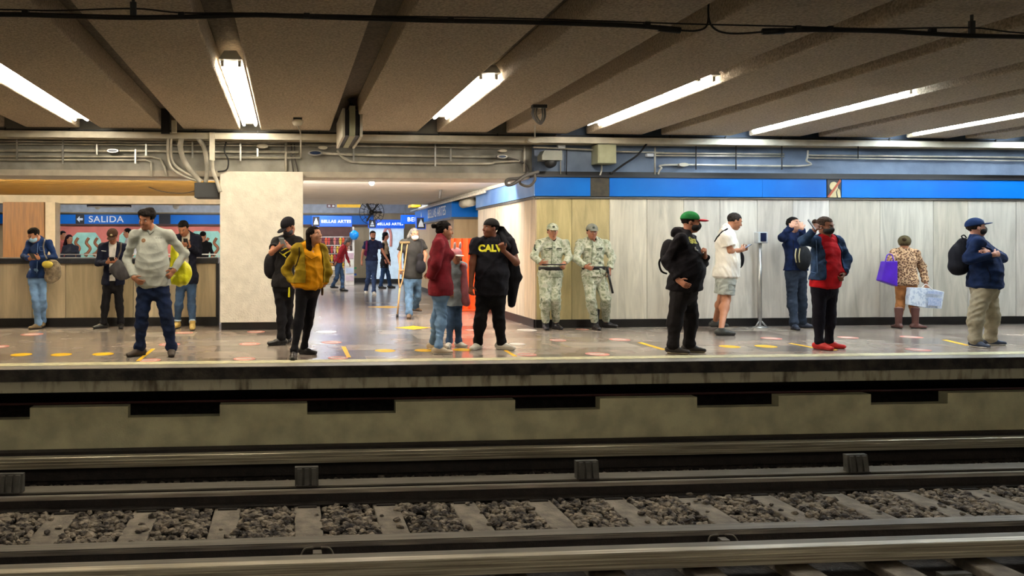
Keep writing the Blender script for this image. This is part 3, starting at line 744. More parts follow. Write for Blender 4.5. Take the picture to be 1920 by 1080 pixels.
# ---- ceiling: broad slabs with recessed channels between them
gx = [Xat(p, 12.65) for p in (-105, 30, 170, 325, 470, 637, 800, 930, 1080, 1220, 1385, 1515, 1680, 1790, 1900)]
gx = [gx[0]-2.4, gx[0]-1.2]+gx+[gx[-1]+1.2, gx[-1]+2.4, gx[-1]+3.6]
GW = .15; ZC = 3.05; YC0, YC1 = -4.2, 12.62
cb = MB(); xs_ = [X0]+gx+[X1]
for i in range(len(xs_)-1):
    a = xs_[i]+(GW if i > 0 else 0); b_ = xs_[i+1]-(GW if i < len(xs_)-2 else 0)
    if b_ > a: cb.box(a, b_, YC0, YC1, ZC, ZC+.26)
struct(cb, 'ceiling', C['ceil'], bevel=.02)
struct(MB().box(X0, X1, YC0, Y_BEAM+.01, ZC+.262, ZC+.5), 'ceiling_slab', C['ceil_dk'])

# ---- beams and upper walls
zbb = Zat(700, 323, Y_BEAM)
struct(MB().box(X0, X_CORNER+.02, Y_BEAM, Y_BEAM+.75, zbb, ZC+.3), 'ceiling_beam', C['beam'])
struct(MB().box(X0, X_CORNER+.02, Y_BEAM-.02, Y_BEAM+.8, zbb-.09, zbb-.001), 'trim_2', mat('beam_lip', srgb(178,168,152), .7))
struct(MB().box(X_CORNER+.0, X1, Y_WALL+.12, Y_WALL+.8, 2.0, ZC+.3), 'wall_upper', C['beam_b'])
# ---- right marble wall
PM = panel_mat()
def panel_wall(name, segs, horiz, c0, z0, z1, face, thick=.06):
    """segs: list of (start, end, tint); horiz 'x' (wall faces -Y at c0) or 'y' (wall faces -X at c0)"""
    mb = MB(); tints = []
    for a, b_, tn in segs:
        g = .004
        if horiz == 'x': mb.box(a+g, b_-g, c0, c0+thick, z0, z1)
        else: mb.box(c0, c0+thick, min(a, b_)+g, max(a, b_)-g, z0, z1)
        tints += [tn]*8
    o = mb.build(name, PM); tag(o, kind='structure')
    at = o.data.color_attributes.new('tint', 'FLOAT_COLOR', 'POINT')
    for i, tn in enumerate(tints): at.data[i].color = tn
    return o
zs0, zs1 = Zat(1300, 369, Y_WALL-.05), Zat(1300, 334, Y_WALL-.05)   # blue band
js = [1006, 1072, 1143, 1213, 1282, 1350, 1420, 1487, 1555, 1650, 1750, 1815, 1905]
tn = [srgb(204,188,136), srgb(196,180,132), srgb(218,212,194), srgb(206,200,184), srgb(210,206,196), srgb(222,218,208), srgb(200,194,184), srgb(214,210,204), srgb(196,190,176), srgb(200,196,184), srgb(188,182,168), srgb(196,192,182)]
xs = [Xat(p, Y_WALL) for p in js]; segs = [(xs[i], xs[i+1], tn[i]) for i in range(len(tn))]
x_ = xs[-1]
while x_ < X1-1: segs.append((x_, x_+.85, tn[2+int(x_*7) % 10])); x_ += .85
panel_wall('wall_right', segs, 'x', Y_WALL, .13, zs0-.035, -1)
struct(MB().box(X_CORNER+.02, X1, Y_WALL+.062, Y_WALL+.3, 0, zs1+.1), 'wall_backing', C['black'])
struct(MB().box(X_CORNER-.01, X1, Y_WALL-.012, Y_WALL+.05, 0.0, .128), 'baseboard_right', C['black'])
struct(MB().box(X_CORNER-.03, X1, Y_WALL-.03, Y_WALL+.06, zs0-.034, zs0-.008), 'trim_3', C['trim'])
struct(MB().box(X_CORNER-.05, X1, Y_WALL-.07, Y_WALL+.2, zs1+.001, zs1+.035), 'trim_4', C['dktrim'])
def band(name, x0, x1, y, z0, z1, lab, m=None):
    return tag(MB().box(x0, x1, y, y+.05, z0, z1).build(name, m or C['blue'], bevel=.003), lab, 'sign band')
yb_ = Y_WALL-.05
band('sign_band', X_CORNER-.04, Xat(1107, yb_), yb_, zs0, zs1, 'short bright blue enamel band above the two guards, ending at the corner')
tag(MB().box(Xat(1107, yb_)+.003, Xat(1143, yb_)-.003, yb_+.006, yb_+.05, zs0, zs1).build('blank_sign', mat('brown_patch', srgb(70,64,50), .6, srgb(52,48,40), scale=14)), 'dark brown square plate in the blue band above the right guard', 'sign')
band('sign_band', Xat(1143, yb_), Xat(1430, yb_)-.003, yb_, zs0, zs1, 'blue enamel band above the man in the green cap')
band('sign_band', Xat(1430, yb_), Xat(1550, yb_)-.003, yb_, zs0, zs1, 'blue enamel band left of the station emblem above the woman in red')
xe0, xe1 = Xat(1551, yb_), Xat(1577, yb_)
em = thing('station_emblem', 'small square emblem of a pale figure crossed by a red bar in the blue band', 'sign', loc=(xe0, yb_, zs0))
ew, eh = xe1-xe0, zs1-zs0
MB().box(0, ew, 0, .04, 0, eh).build('plate', C['dktrim'], em)
pale = mat('emblem_cream', srgb(206,192,146), .6)
MB().lathe([(.001, -.002), (eh*.24, -.002), (eh*.24, .004), (.001, .004)], (ew*.46, -.004, eh*.62), 20, 'y').build('round_head', pale, em)
MB().prism([(ew*.02, 0, 0), (ew*.68, 0, 0), (ew*.62, 0, eh*.3), (ew*.78, 0, eh*.52), (ew*.6, 0, eh*.55), (ew*.3, 0, eh*.36)], (0,-.003,.001), (0, .003, .001)).build('pale_body', pale, em)
MB().prism([(ew*.78, 0, 0), (ew*.97, 0, 0), (ew*.92, 0, eh*.4), (ew*.8, 0, eh*.5), (ew*.7, 0, eh*.3)], (0,-.003,.001), (0, .003, .001)).build('pale_arm', pale, em)
MB().prism([(0, 0, eh*.04), (ew*.12, 0, 0), (ew*1.0, 0, eh*.9), (ew*.9, 0, eh*1.0)], (0,-.008,0), (0, -.003, 0)).build('red_bar', mat('emblem_red', srgb(176,84,56), .6), em)
band('sign_band', Xat(1578, yb_), X1, yb_, zs0, zs1, 'long blue enamel band right of the station emblem, running to the right edge')
# ---- passage wall running back from the corner
ys = [Y_WALL, 12.95, 13.35, 14.4, 16.7]
ptn = [srgb(206,186,158), srgb(208,188,160), srgb(214,200,178), srgb(224,212,190)]
panel_wall('wall_passage', [(ys[i], ys[i+1], ptn[i]) for i in range(4)], 'y', X_CORNER-.02, .13, zs0-.04, -1, thick=.05)
struct(MB().box(X_CORNER+.04, X_CORNER+.3, Y_WALL+.07, 16.7, 0, zs1+.05), 'wall_core', C['black'])
struct(MB().box(X_CORNER-.032, X_CORNER+.03, Y_WALL+.05, 16.7, 0, .128), 'baseboard_passage', C['black'])
struct(MB().box(X_CORNER-.05, X_CORNER+.03, Y_WALL-.02, 16.75, zs0-.045, zs0-.008), 'trim_5', C['trim'])
tag(MB().box(X_CORNER-.055, X_CORNER-.01, Y_WALL-.045, 16.75, zs0, zs1).build('sign_band', mat('blue_enamel_sheen', srgb(120,166,228), .25, srgb(96,142,212), scale=2, coat=.4), bevel=.003), 'glossy blue band with painted sheen along the top of the passage wall, facing left', 'sign band')  # same blue enamel, lightened in its colour to stand for reflected sheen
# second block of wall further back
xb = X_BACK
struct(MB().box(xb+.02, xb+2.6, 19.05, 24.6, 0, 1.94), 'wall_block', mat('marble_tan', srgb(196,170,132), .45, srgb(176,150,114), scale=2, stretch=(4,4,.6)))
struct(MB().box(xb-.0, xb+2.65, 19.03, 24.62, 0, .13), 'baseboard_block', C['black'])
sb = thing('sign_band', 'blue corner sign with white station lettering on the block behind the passage wall', 'sign', loc=(xb-.04, 19.0, 1.98))
MB().box(0, 2.6, 0, 5.6, 0, .36).build('sign_body', C['blue'], sb, bevel=.004)
MB().box(-.01, 2.62, -.01, 5.62, -.05, -.001).build('sign_rail', C['trim'], sb)
text_obj('lettering', 'BELLAS ARTES', .33, C['letter'], (-.006, 2.0, .18), (math.pi/2, 0, -math.pi/2), sb, squash=1.15)
MB().prism([(-.004, 4.25, .06), (-.004, 4.55, .06), (-.004, 4.40, .30)], (0,0,0), (-.003,0,0)).build('drop_symbol', C['letter'], sb)
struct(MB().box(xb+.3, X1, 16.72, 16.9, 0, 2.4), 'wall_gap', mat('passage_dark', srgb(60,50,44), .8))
# orange object behind the couple
oy = 16.3; ox0 = Xat(846, oy); oz = Zat(860, 447, oy)
orr = thing('orange_barrier', 'bright orange ribbed plastic barrier standing against the passage wall', 'barrier', loc=(ox0, oy, 0))
mb = MB(); wdt_ = .58
prof = []
for i in range(25):
    x = wdt_*i/24; prof.append((x, -.03*math.sin(i*math.pi/3), 0))
prof = [(x, y, 0) for x, y, _ in prof]+[(wdt_, .06, 0), (0, .06, 0)]
mb.prism([(x, y, .04) for x, y, _ in prof], (0,0,0), (0,0,oz-.04)); mb.build('ribbed_panel', C['orange'], orr)
MB().box(-.03, wdt_+.03, -.12, .14, 0, .04).build('foot', C['orange'], orr, bevel=.01)

# ---- pillar
px0, px1 = Xat(413.5, Y_PIL), Xat(568, Y_PIL)
zp0, zp1 = Zat(490, 603, Y_PIL), Zat(490, 322, Y_PIL-.1)
struct(MB().box(px0, px1, Y_PIL-.12, Y_PIL+.7, zp0, zp1), 'pillar', C['white'], bevel=.008)
struct(MB().box(px0+.02, px1-.02, Y_PIL-.08, Y_PIL+.66, 0, zp0), 'baseboard_pillar', C['black'])

# ---- low wall / counter on the left
cx1 = Xat(405, Y_CNT); cz = Zat(200, 483, Y_CNT)
cs = [X0, Xat(-60, Y_CNT), Xat(60, Y_CNT), Xat(123, Y_CNT), Xat(250, Y_CNT), Xat(335, Y_CNT), cx1]
ctn = [srgb(196,176,142), srgb(200,182,150), srgb(206,186,150), srgb(198,180,144), srgb(208,192,160), srgb(204,186,152)]
panel_wall('wall_counter', [(cs[i], cs[i+1], ctn[i]) for i in range(6)], 'x', Y_CNT, .14, cz-.10, -1, .08)
struct(MB().box(X0, cx1, Y_CNT+.082, Y_CNT+.3, 0, cz-.1), 'wall_counter_back', C['beige'])
struct(MB().box(X0, cx1+.03, Y_CNT-.02, Y_CNT+.09, 0, .138), 'baseboard_counter', C['black'])
tag(MB().box(X0, cx1+.04, Y_CNT-.05, Y_CNT+.42, cz-.099, cz).build('counter_top', C['cope'], bevel=.02), 'dark polished coping along the top of the low marble wall on the left', 'coping')
struct(MB().box(cx1, cx1+.05, Y_CNT, Y_CNT+.5, 0, cz-.1), 'trim_6', C['dktrim'])

# ---- soffits and the hall behind
z_s = 2.44
struct(MB().box(px0+.3, xb+.3, Y_BEAM+.8, 22.4, z_s, z_s+.2), 'ceiling_passage', C['soffit'])
struct(MB().box(X_CORNER+.1, X1, Y_BEAM+.9, 24.6, z_s, z_s+.2), 'ceiling_side', C['soffit'])
gs = MB(); yy = Y_BEAM+.8
while yy < 18.6: gs.box(X0, px0+.28, yy, yy+.14, z_s-.02, z_s+.02); yy += .17
struct(gs, 'ceiling_slats', C['gold']); struct(MB().box(X0, px0+.28, Y_BEAM+.8, 18.7, z_s+.021, z_s+.2), 'ceiling_left', C['gold'])
struct(MB().box(X0, px0+.3, 18.7, 19.2, 2.24, 2.75), 'ceiling_beam_back', C['beige'])
struct(MB().box(X0, X1, 19.2, Y_FAR, 3.05, 3.2), 'ceiling_hall', mat('hall_ceiling', srgb(196,196,198), .8))
struct(MB().box(X0, X1, Y_FAR, Y_FAR+.2, 0, 3.1), 'wall_far', mat('far_wall', srgb(184,160,124), .6, srgb(168,146,112), scale=2, stretch=(3,3,.5)))
struct(MB().box(X0, X1, Y_FAR-.03, Y_FAR-.001, 0, .16), 'baseboard_far', C['black'])
struct(MB().box(X0, X1, Y_FAR-.03, Y_FAR-.001, 2.52, 3.05), 'wall_far_upper', mat('far_upper', srgb(196,200,206), .8))
struct(MB().box(X0-.2, X0, -4.2, Y_FAR, -1.6, 3.4), 'wall_left', C['conc']); struct(MB().box(X1, X1+.2, -4.2, Y_FAR, -1.6, 3.4), 'wall_end', C['conc'])
fz1, fz0 = Zat(300, 403, Y_FAR-.1), Zat(300, 420, Y_FAR-.1)
fb_ = thing('sign_band', 'long blue band with white exit lettering on the far wall behind the low wall', 'sign', loc=(0, Y_FAR-.12, fz0)); fh = fz1-fz0
MB().box(X0, Xat(700, Y_FAR), 0, .08, 0, fh).build('sign_body', C['blue'], fb_)
MB().box(X0, Xat(700, Y_FAR), -.01, .09, -.06, -.001).build('lower_rail', mat('brown_rail', srgb(84,52,46), .6), fb_)
MB().box(X0, Xat(700, Y_FAR), -.01, .09, fh+.001, fh+.05).build('upper_rail', C['dktrim'], fb_)
text_obj('lettering', 'SALIDA', .31, C['letter'], (Xat(199, Y_FAR-.12), -.012, fh*.48), parent=fb_, squash=1.12, bold=.004)
ax_ = Xat(150, Y_FAR-.12); MB().box(ax_-.15, ax_+.15, -.008, .0, 0, fh).build('arrow_plate', C['dktrim'], fb_)
MB().prism([(ax_-.11, 0, fh*.5), (ax_-.01, 0, fh*.84), (ax_-.01, 0, fh*.62), (ax_+.10, 0, fh*.62), (ax_+.10, 0, fh*.38), (ax_-.01, 0, fh*.38), (ax_-.01, 0, fh*.16)], (0,-.016,0), (0,-.009,0)).build('arrow', C['letter'], fb_)
bx_ = Xat(309, Y_FAR-.12); MB().box(bx_-.2, bx_+.2, -.008, 0, 0, fh).build('blank_plate', C['dktrim'], fb_)
# mural stand-in: pink wall with rounded turquoise fields
mu = thing('wall_panel', 'pink mural with pale turquoise fields and brown shapes behind the low wall', 'mural', loc=(0, Y_FAR-.06, 0))
MB().box(Xat(113, Y_FAR), Xat(430, Y_FAR), 0, .05, .8, fz0-.08).build('pink_field', mat('mural_pink', srgb(216,120,104), .7, srgb(196,104,92), scale=2), mu)
tq = mat('mural_turquoise', srgb(160,208,190), .7, srgb(126,178,166), scale=2.5); br_ = mat('mural_brown', srgb(150,92,60), .8)
def rr(x0, x1, z0, z1, n): return MB().prism([(x0, 0, z0), (x1, 0, z0), (x1-.12, 0, z1-.25), (x1-.3, 0, z1), (x0+.25, 0, z1), (x0+.05, 0, z1-.2)], (0,-.012,0), (0,-.001,0)).build(n, tq, mu)
rr(Xat(132, Y_FAR), Xat(196, Y_FAR), .9, Zat(160, 436, Y_FAR), 'turquoise_field'); rr(Xat(222, Y_FAR), Xat(300, Y_FAR), .9, Zat(160, 431, Y_FAR), 'turquoise_field'); rr(Xat(352, Y_FAR), Xat(425, Y_FAR), .9, Zat(160, 433, Y_FAR), 'turquoise_field')
for px in (146, 166, 182, 390, 405):
    x = Xat(px, Y_FAR); z = Zat(px, 466, Y_FAR)
    MB().tube(spline([(x-.1, 0, z-.25), (x+.08, 0, z), (x-.06, 0, z+.2), (x+.03, 0, z+.38)]), [.07, .08, .06, .05]+[.05]*15, 8).build('brown_shape', br_, mu, smooth=True).location = (0, -.02, 0)
struct(MB().box(Xat(20, 18.7), Xat(95, 18.7), 18.2, 18.65, 0, 2.24), 'pillar_wood', C['wood'])
struct(MB().box(Xat(95, 18.7)+.01, Xat(114, 18.7), 18.25, 18.65, 0, 2.24), 'pillar_beige', C['beige'])
hr_ = thing('handrail', 'thin pale handrail behind the low wall', 'handrail', loc=(0, 19.9, 0))
MB().box(Xat(106, 19.9), Xat(412, 19.9), 0, .04, Zat(200, 478, 19.9), Zat(200, 476, 19.9)).build('rail_bar', C['alum'], hr_)
for px in (108, 180, 255, 330, 408): MB().tube([(Xat(px, 19.9), .02, 0), (Xat(px, 19.9), .02, Zat(200, 478, 19.9))], .015, 8).build('post', C['alum'], hr_)
dm = thing('display_screen', 'long flat black display hanging under the beige beam at the left', 'screen', loc=(Xat(205, 19.5), 19.5, Zat(205, 385, 19.5)))
MB().box(-.5, .5, -.04, .04, -.045, .045).build('screen_body', mat('screen_navy', srgb(16,18,40), .3), dm, bevel=.005); MB().box(-.02, .02, -.02, .02, .045, 3.05-dm.location.z).build('bracket', C['dark'], dm)
for px, lab in ((183, 'small white camera housing under the hall ceiling left of the exit sign'), (330, 'small blue-white ceiling fitting above the exit band')):
    yy = 24.0; t = thing('ceiling_fitting', lab, 'fitting', loc=(Xat(px, yy), yy, Zat(px, 386, yy)))
    MB().box(-.2, .2, -.15, .15, .02, .06).build('plate', C['alum'], t); MB().lathe([(.09, .02), (.09, -.04), (.05, -.09), (.01, -.1)], (0,0,0), 16).build('dome', C['ivory'], t, smooth=True); MB().tube([(0,0,.06), (0,0,3.05-t.location.z)], .012, 6).build('drop_rod', C['dark'], t)

# ---- shop front far down the passage
ky = 28.4
kx0, kx1 = Xat(594, ky), Xat(664, ky); kz = lambda py, px=630: Zat(px, py, ky)
ki = thing('kiosk', 'shop stand full of hanging sandals at the end of the passage', 'kiosk', loc=(kx0, ky, 0)); kw = kx1-kx0
MB().box(0, kw, .9, .98, 0, kz(425)).build('back_panel', mat('kiosk_back', srgb(96,60,52), .7), ki)
MB().box(0, .06, 0, .9, 0, kz(425)).build('side_panel', C['alum'], ki); MB().box(kw-.06, kw, 0, .9, 0, kz(425)).build('side_panel', C['alum'], ki)
MB().box(.06, kw-.06, .1, .9, .0, .55).build('cabinet', C['beige'], ki, bevel=.01)
for py in (444, 460, 476, 492): MB().box(.06, kw-.06, .55, .60, kz(py)-.01, kz(py)+.01).build('hanging_rail', C['alum'], ki)
for py in (505, 517): MB().box(.06, kw-.06, .0, .5, kz(py)-.015, kz(py)).build('shelf', C['wv'], ki)
shc = [srgb(236,92,40), srgb(226,130,120), srgb(214,60,60), srgb(240,160,60), srgb(120,50,70), srgb(222,190,180), srgb(90,50,40), srgb(240,200,60)]
shn = ['orange', 'pink', 'red', 'amber', 'plum', 'pale pink', 'brown', 'yellow']
sprot = {}
rws = ['topmost', 'second', 'third', 'lowest']
for r_, py in enumerate((444, 460, 476, 492)):
    for c_ in range(11):
        ci = (c_*3+r_*5+rnd.randint(0, 2)) % 8
        x = kx0+.14+(kw-.28)*c_/10; z = kz(py)-.02
        if ci not in sprot:
            m_ = mat('sandal_'+shn[ci].replace(' ', '_'), shc[ci], .5)
            t = thing('sandal', '', 'sandal', loc=(x, ky+.52, z))
            MB().prism([(.045*math.cos(a)*(1.1 if math.sin(a) > 0 else .85), 0, -.13+.13*math.sin(a)) for a in [i*math.pi/8 for i in range(16)]], (0,0,0), (0,-.02,0)).build('sandal_sole', m_, t)
            MB().tube(arc((-.04, -.02, -.10), (0, -.09, -.06), (.04, -.02, -.10), 6), .012, 6).build('strap', mat('strap_'+shn[ci].replace(' ', '_'), tuple(c*.6 for c in shc[ci][:3])+(1,), .5), t)
            sprot[ci] = t
        else:
            p_ = sprot[ci]; t = p_.copy(); COL.objects.link(t); t.location = (x, ky+.52, z)
            for ch in p_.children: q = ch.copy(); COL.objects.link(q); q.parent = t
        t['group'] = 'sandals hanging in the shop stand'; t['category'] = 'sandal'
        t['label'] = '%s sandal in the %s row of the shop stand, %s from the left' % (shn[ci], rws[r_], ORD[c_])
mgc = [('green', srgb(70,150,90)), ('cream', srgb(226,214,180)), ('blue', srgb(60,100,170)), ('pink', srgb(220,150,160))]
for s_i, py in enumerate((505, 517)):
    for c_ in range(5):
        nm, cc = mgc[(c_+s_i*2) % 4]; x = kx0+.2+c_*.25
        tag(MB().box(x, x+.18, ky+.12, ky+.3, kz(py)+.001, kz(py)+.07+.03*((c_*3) % 2)).build('box', mat('pack_'+nm, cc, .6), bevel=.004), '%s packet on the %s shelf of the sandal stand, %s from its left end' % (nm, 'upper' if s_i == 0 else 'lower', ORD[c_]), 'packet', 'packets on the stand shelves')
def lightsign(x0, x1, y, z0, z1, s, lab, size, tx, drop=True, em_=0.28):
    t = thing('station_sign', lab, 'sign', loc=(x0, y, z0)); W, Hh = x1-x0, z1-z0
    MB().box(0, W, 0, .12, 0, Hh).build('sign_body', mat('lit_blue', srgb(14,84,206), .3, srgb(12,74,190), scale=1, emit=srgb(14,90,220), es=em_), t, bevel=.01)
    text_obj('lettering', s, size, mat('lit_white', srgb(240,246,255), .4, emit=srgb(235,242,255), es=.7), (tx*W, -.012, Hh*.48), parent=t, squash=1.1, bold=.002)
    if drop:
        MB().prism([(.02, 0, .02), (.26, 0, .02), (.26, 0, Hh-.02), (.02, 0, Hh-.02)], (0,-.008,0), (0,-.001,0)).build('emblem_plate', C['dktrim'], t)
        MB().prism([(.14, 0, Hh*.85), (.08, 0, Hh*.45), (.06, 0, Hh*.2), (.22, 0, Hh*.2), (.20, 0, Hh*.45)], (0,-.014,0), (0,-.009,0)).build('drop_symbol', C['letter'], t)
    return t
lightsign(Xat(585, 28.3), Xat(660, 28.3), 28.3, Zat(600, 425, 28.3), Zat(600, 405, 28.3), 'BELLAS ARTES', 'glowing blue sign with white lettering over the sandal stand', .14, .60)
ay = 29.0
lightsign(Xat(690, ay), Xat(758, ay), ay-.1, Zat(700, 428, ay), Zat(700, 412, ay), 'BELLAS ARTES', 'glowing blue sign with white lettering over the white poster panel', .125, .60)
lightsign(Xat(752, 27.0), Xat(800, 27.0), 27.0, Zat(780, 420, 27), Zat(780, 403, 27), 'BELL', 'dark blue sign whose lettering starts with B, right of the fan', .19, .5, False, .12)
lightsign(Xat(780, 23.0), Xat(806, 23.0), 23.0, Zat(790, 430, 23), Zat(790, 407, 23), 'B', 'small glowing blue sign with a white drop emblem beside the passage wall', .16, .8, True, .5)
ap = thing('poster_panel', 'white backlit poster panel with a pink arch behind the walking man', 'poster', loc=(Xat(693, ay), ay, 0)); aw = Xat(757, ay)-Xat(693, ay)
MB().box(0, aw, 0, .1, .16, Zat(700, 428, ay)).build('poster_face', mat('poster_white', srgb(208,222,232), .4, emit=srgb(190,215,235), es=.22), ap)
MB().tube(spline([(aw*.42, -.02, 1.3), (aw*.42, -.02, 1.75), (aw*.52, -.02, 1.98), (aw*.62, -.02, 1.75), (aw*.62, -.02, 1.3)]), .05, 8).build('pink_arch', mat('arch_pink', srgb(226,150,140), .6), ap, smooth=True)
MB().box(-.04, aw+.04, -.02, .12, 0, .159).build('plinth', C['black'], ap)
tag(MB().box(Xat(790, 26), Xat(812, 26), 26, 26.1, 0, 1.9).build('glass_case', mat('case_pale', srgb(160,196,206), .3, emit=srgb(150,190,205), es=.35)), 'pale lit glass showcase beside the man with the crutch', 'showcase')
bl = MB().lathe([(.001, -.16), (.10, -.14), (.16, -.03), (.15, .08), (.06, .16), (.001, .17)], (Xat(664, 27.8), 27.8, Zat(664, 441, 27.8)), 18).build('balloon', mat('balloon_blue', srgb(20,140,226), .3), smooth=True); tag(bl, 'bright blue balloon at the right end of the sandal stand', 'balloon')
tag(MB().tube([(Xat(664, 27.8), 27.8, Zat(664, 441, 27.8)-.16), (Xat(664, 27.8), 27.8, 1.0)], .012, 6).build('balloon_stick', C['wv']), 'thin white stick holding the blue balloon', 'stick')
mc = thing('magazine_rack', 'narrow white rack with papers right of the sandal stand', 'rack', loc=(Xat(655, 27.9), 27.9, 0))
MB().box(-.15, .15, -.15, .15, 0, 1.15).build('rack_frame', C['wv'], mc, bevel=.01)
for k in range(4): MB().box(-.13, .13, -.19, -.151, .15+k*.25, .33+k*.25).build('paper', mat('paper_%d' % k, srgb(*[(214,190,200), (190,200,220), (230,226,210), (206,170,180)][k]), .7), mc)
# yellow strip and small tags under the hall ceiling
tag(MB().box(Xat(632, 24), Xat(676, 24), 24, 24.06, Zat(650, 389, 24), Zat(650, 383, 24)).box(Xat(640, 24), Xat(640, 24)+.02, 24.02, 24.04, Zat(650, 383, 24), 3.05).box(Xat(668, 24), Xat(668, 24)+.02, 24.02, 24.04, Zat(650, 383, 24), 3.05).build('hanging_strip', C['yel']), 'narrow yellow strip hanging at the far end of the passage ceiling', 'sign')
tg = thing('hanging_tag', 'small dark red sign with two white squares left of the yellow strip', 'sign', loc=(Xat(613, 24), 24, Zat(613, 389, 24)))
MB().box(0, .24, 0, .04, 0, .09).build('tag_plate', mat('tag_red', srgb(90,16,20), .5), tg)
for k in (0, 1): MB().box(.03+k*.12, .10+k*.12, -.006, -.001, .02, .07).build('white_square', C['letter'], tg)
MB().tube([(.12, .02, .09), (.12, .02, 3.05-tg.location.z)], .008, 6).build('drop_rod', C['dark'], tg)
for nm_ in ('station_sign.002',):
    o_ = bpy.data.objects.get(nm_)
    if o_:
        for xx in (.15, .7): MB().tube([(xx, .06, .2), (xx, .06, 3.05-o_.location.z)], .012, 6).build('drop_rod', C['dark'], o_)
# fan
fy = 21.9; fx, fzc = Xat(697, fy), Zat(697, 398, fy)
fan = thing('fan', 'large black caged fan on a bracket under the far end of the passage ceiling', 'fan', loc=(fx, fy, fzc))
cg = MB(); R_ = .33
for k in range(18):
    a = 2*math.pi*k/18; cg.tube([(0.04*math.cos(a), -.07, .04*math.sin(a)), (.22*math.cos(a), -.085, .22*math.sin(a)), (R_*math.cos(a), 0, R_*math.sin(a)), (.2*math.cos(a), .08, .2*math.sin(a))], .005, 5)
for rr_, yy in ((R_, 0), (.22, -.085), (.12, -.08)): cg.tube([(rr_*math.cos(a), yy, rr_*math.sin(a)) for a in [i*math.pi/12 for i in range(25)]], .008, 5)
cg.build('cage', C['blk'], fan, smooth=True)
MB().lathe([(.01, -.06), (.06, -.05), (.07, .12), (.03, .16)], (0,0,0), 16, 'y').build('motor', C['blk'], fan, smooth=True)
for k in range(3):
    a = 2.1*k; MB().obox((.15*math.cos(a), 0, .15*math.sin(a)), ((math.cos(a), 0, math.sin(a)), (-.5*math.sin(a), .8, .5*math.cos(a)), (.8*math.sin(a), .5, -.8*math.cos(a))), (.12, .05, .004)).build('blade', C['dark'], fan)
MB().tube([(0, .1, 0), (.25, .1, .3), (.3, .1, z_s-fzc)], .02, 8).build('bracket', C['blk'], fan)

# ---- lamps: twin tubes in the ceiling channels
def tube_mat(n, c, s): 
    m = bpy.data.materials.new(n); m.use_nodes = True; nt = m.node_tree; b = nt.nodes['Principled BSDF']
    b.inputs['Base Color'].default_value = (.9,.9,.9,1); b.inputs['Emission Color'].default_value = c; b.inputs['Emission Strength'].default_value = s; return m
WARM = tube_mat('tube_warm', (1.0, .90, .72, 1), TUBE_W); COOL = tube_mat('tube_cool', (.80, .92, 1.0, 1), TUBE_W*1.25); NEUT = tube_mat('tube_neutral', (1.0, .93, .80, 1), TUBE_W); DIM = tube_mat('tube_near', (1.0, .90, .75, 1), TUBE_W*1.15)
hous = mat('lamp_housing', srgb(214,210,200), .5)
def lamp(x, y0, y1, m, lab, n=4, z=ZC+.055):
    t = thing('fluorescent_light', lab, 'light', 'twin tube ceiling lights', loc=(x, (y0+y1)/2, z)); L = (y1-y0)/2
    MB().prism([(-.115, -L-.1, .015), (.115, -L-.1, .015), (.06, -L-.1, .10), (-.06, -L-.1, .10)], (0,0,0), (0, 2*L+.2, 0)).build('housing', hous, t)
    for s_ in (-1, 1):
        seg = 2*L/n
        for k in range(n):
            MB().tube([(s_*.085, -L+k*seg+.02, -.012), (s_*.085, -L+(k+1)*seg-.02, -.012)], .021, 10).build('tube', m, t, smooth=True)
            MB().box(s_*.085-.016, s_*.085+.016, -L+k*seg-.018, -L+k*seg+.018, -.035, .014).build('lamp_holder', C['ivory'], t)
    for s_ in (-1, 1): MB().tube([(0, s_*L*.6, .10), (0, s_*L*.6, .20)], .012, 6).build('hanger', C['dark'], t)
G = dict(zip((-105, 30, 170, 325, 470, 637, 800, 930, 1080, 1220, 1385, 1515, 1680, 1790, 1900), gx[2:17]))
lamp(G[170], 7.0, 12.1, WARM, 'glowing twin tube ceiling light at the far left, cut by the photo edge')
lamp(G[470], 8.3, 12.4, WARM, 'glowing twin tube ceiling light straight above the white pillar')
lamp(G[800], 8.7, 11.5, NEUT, 'short glowing twin tube ceiling light right of the hanging black box')
lamp(G[1080], 8.6, 11.9, NEUT, 'glowing twin tube ceiling light right of the dangling cable loop')
lamp(G[1385], 9.1, 12.4, COOL, 'long bluish white ceiling light above the sanitiser post')
lamp(G[1680], 8.4, 12.4, COOL, 'bluish white ceiling light nearer the right edge of the photo')
lamp(G[1900], 8.4, 12.4, COOL, 'bluish white ceiling light beyond the right edge, lighting the tray end')
for i, gxx in enumerate((gx[2], gx[6], gx[10], gx[13])):
    lamp(gxx, -3.9, .6, DIM, 'ceiling light over the near platform behind the photographer, %s from the left' % ORD[i])
def hall_lamp(x, y, z, lab, s=10, c=(1, .93, .82, 1), L=.6, W=.12):
    t = thing('ceiling_light', lab, 'light', loc=(x, y, z))
    MB().box(-L, L, -W, W, .0, .05).build('lamp_body', hous, t, bevel=.005)
    MB().box(-L+.03, L-.03, -W+.02, W-.02, -.012, -.001).build('diffuser', tube_mat('diffuser_glow', c, s), t)
for i, (x, y) in enumerate(((-7.0, 24), (-4.0, 24), (-1.2, 24), (1.2, 25), (3.0, 26.5), (-7, 28), (-3, 28), (1, 28.0))):
    hall_lamp(x, y, 3.0, 'rectangular ceiling lamp in the far hall, %s of eight from the near left' % ORD[i], 38, (.85, .93, 1, 1))
def cove(x0, x1, y, z, lab, s, c):     # added fill tubes, tucked behind the beam and soffit to brighten the low ceilings
    t = thing('fill_light', lab, 'light', loc=((x0+x1)/2, y, z)); L = (x1-x0)/2
    MB().box(-L, L, .0, .03, -.03, .0).build('fill_body', hous, t); MB().tube([(-L+.02, .045, .0), (L-.02, .045, .0)], .014, 8).build('tube', tube_mat('fill_glow', c, s), t)
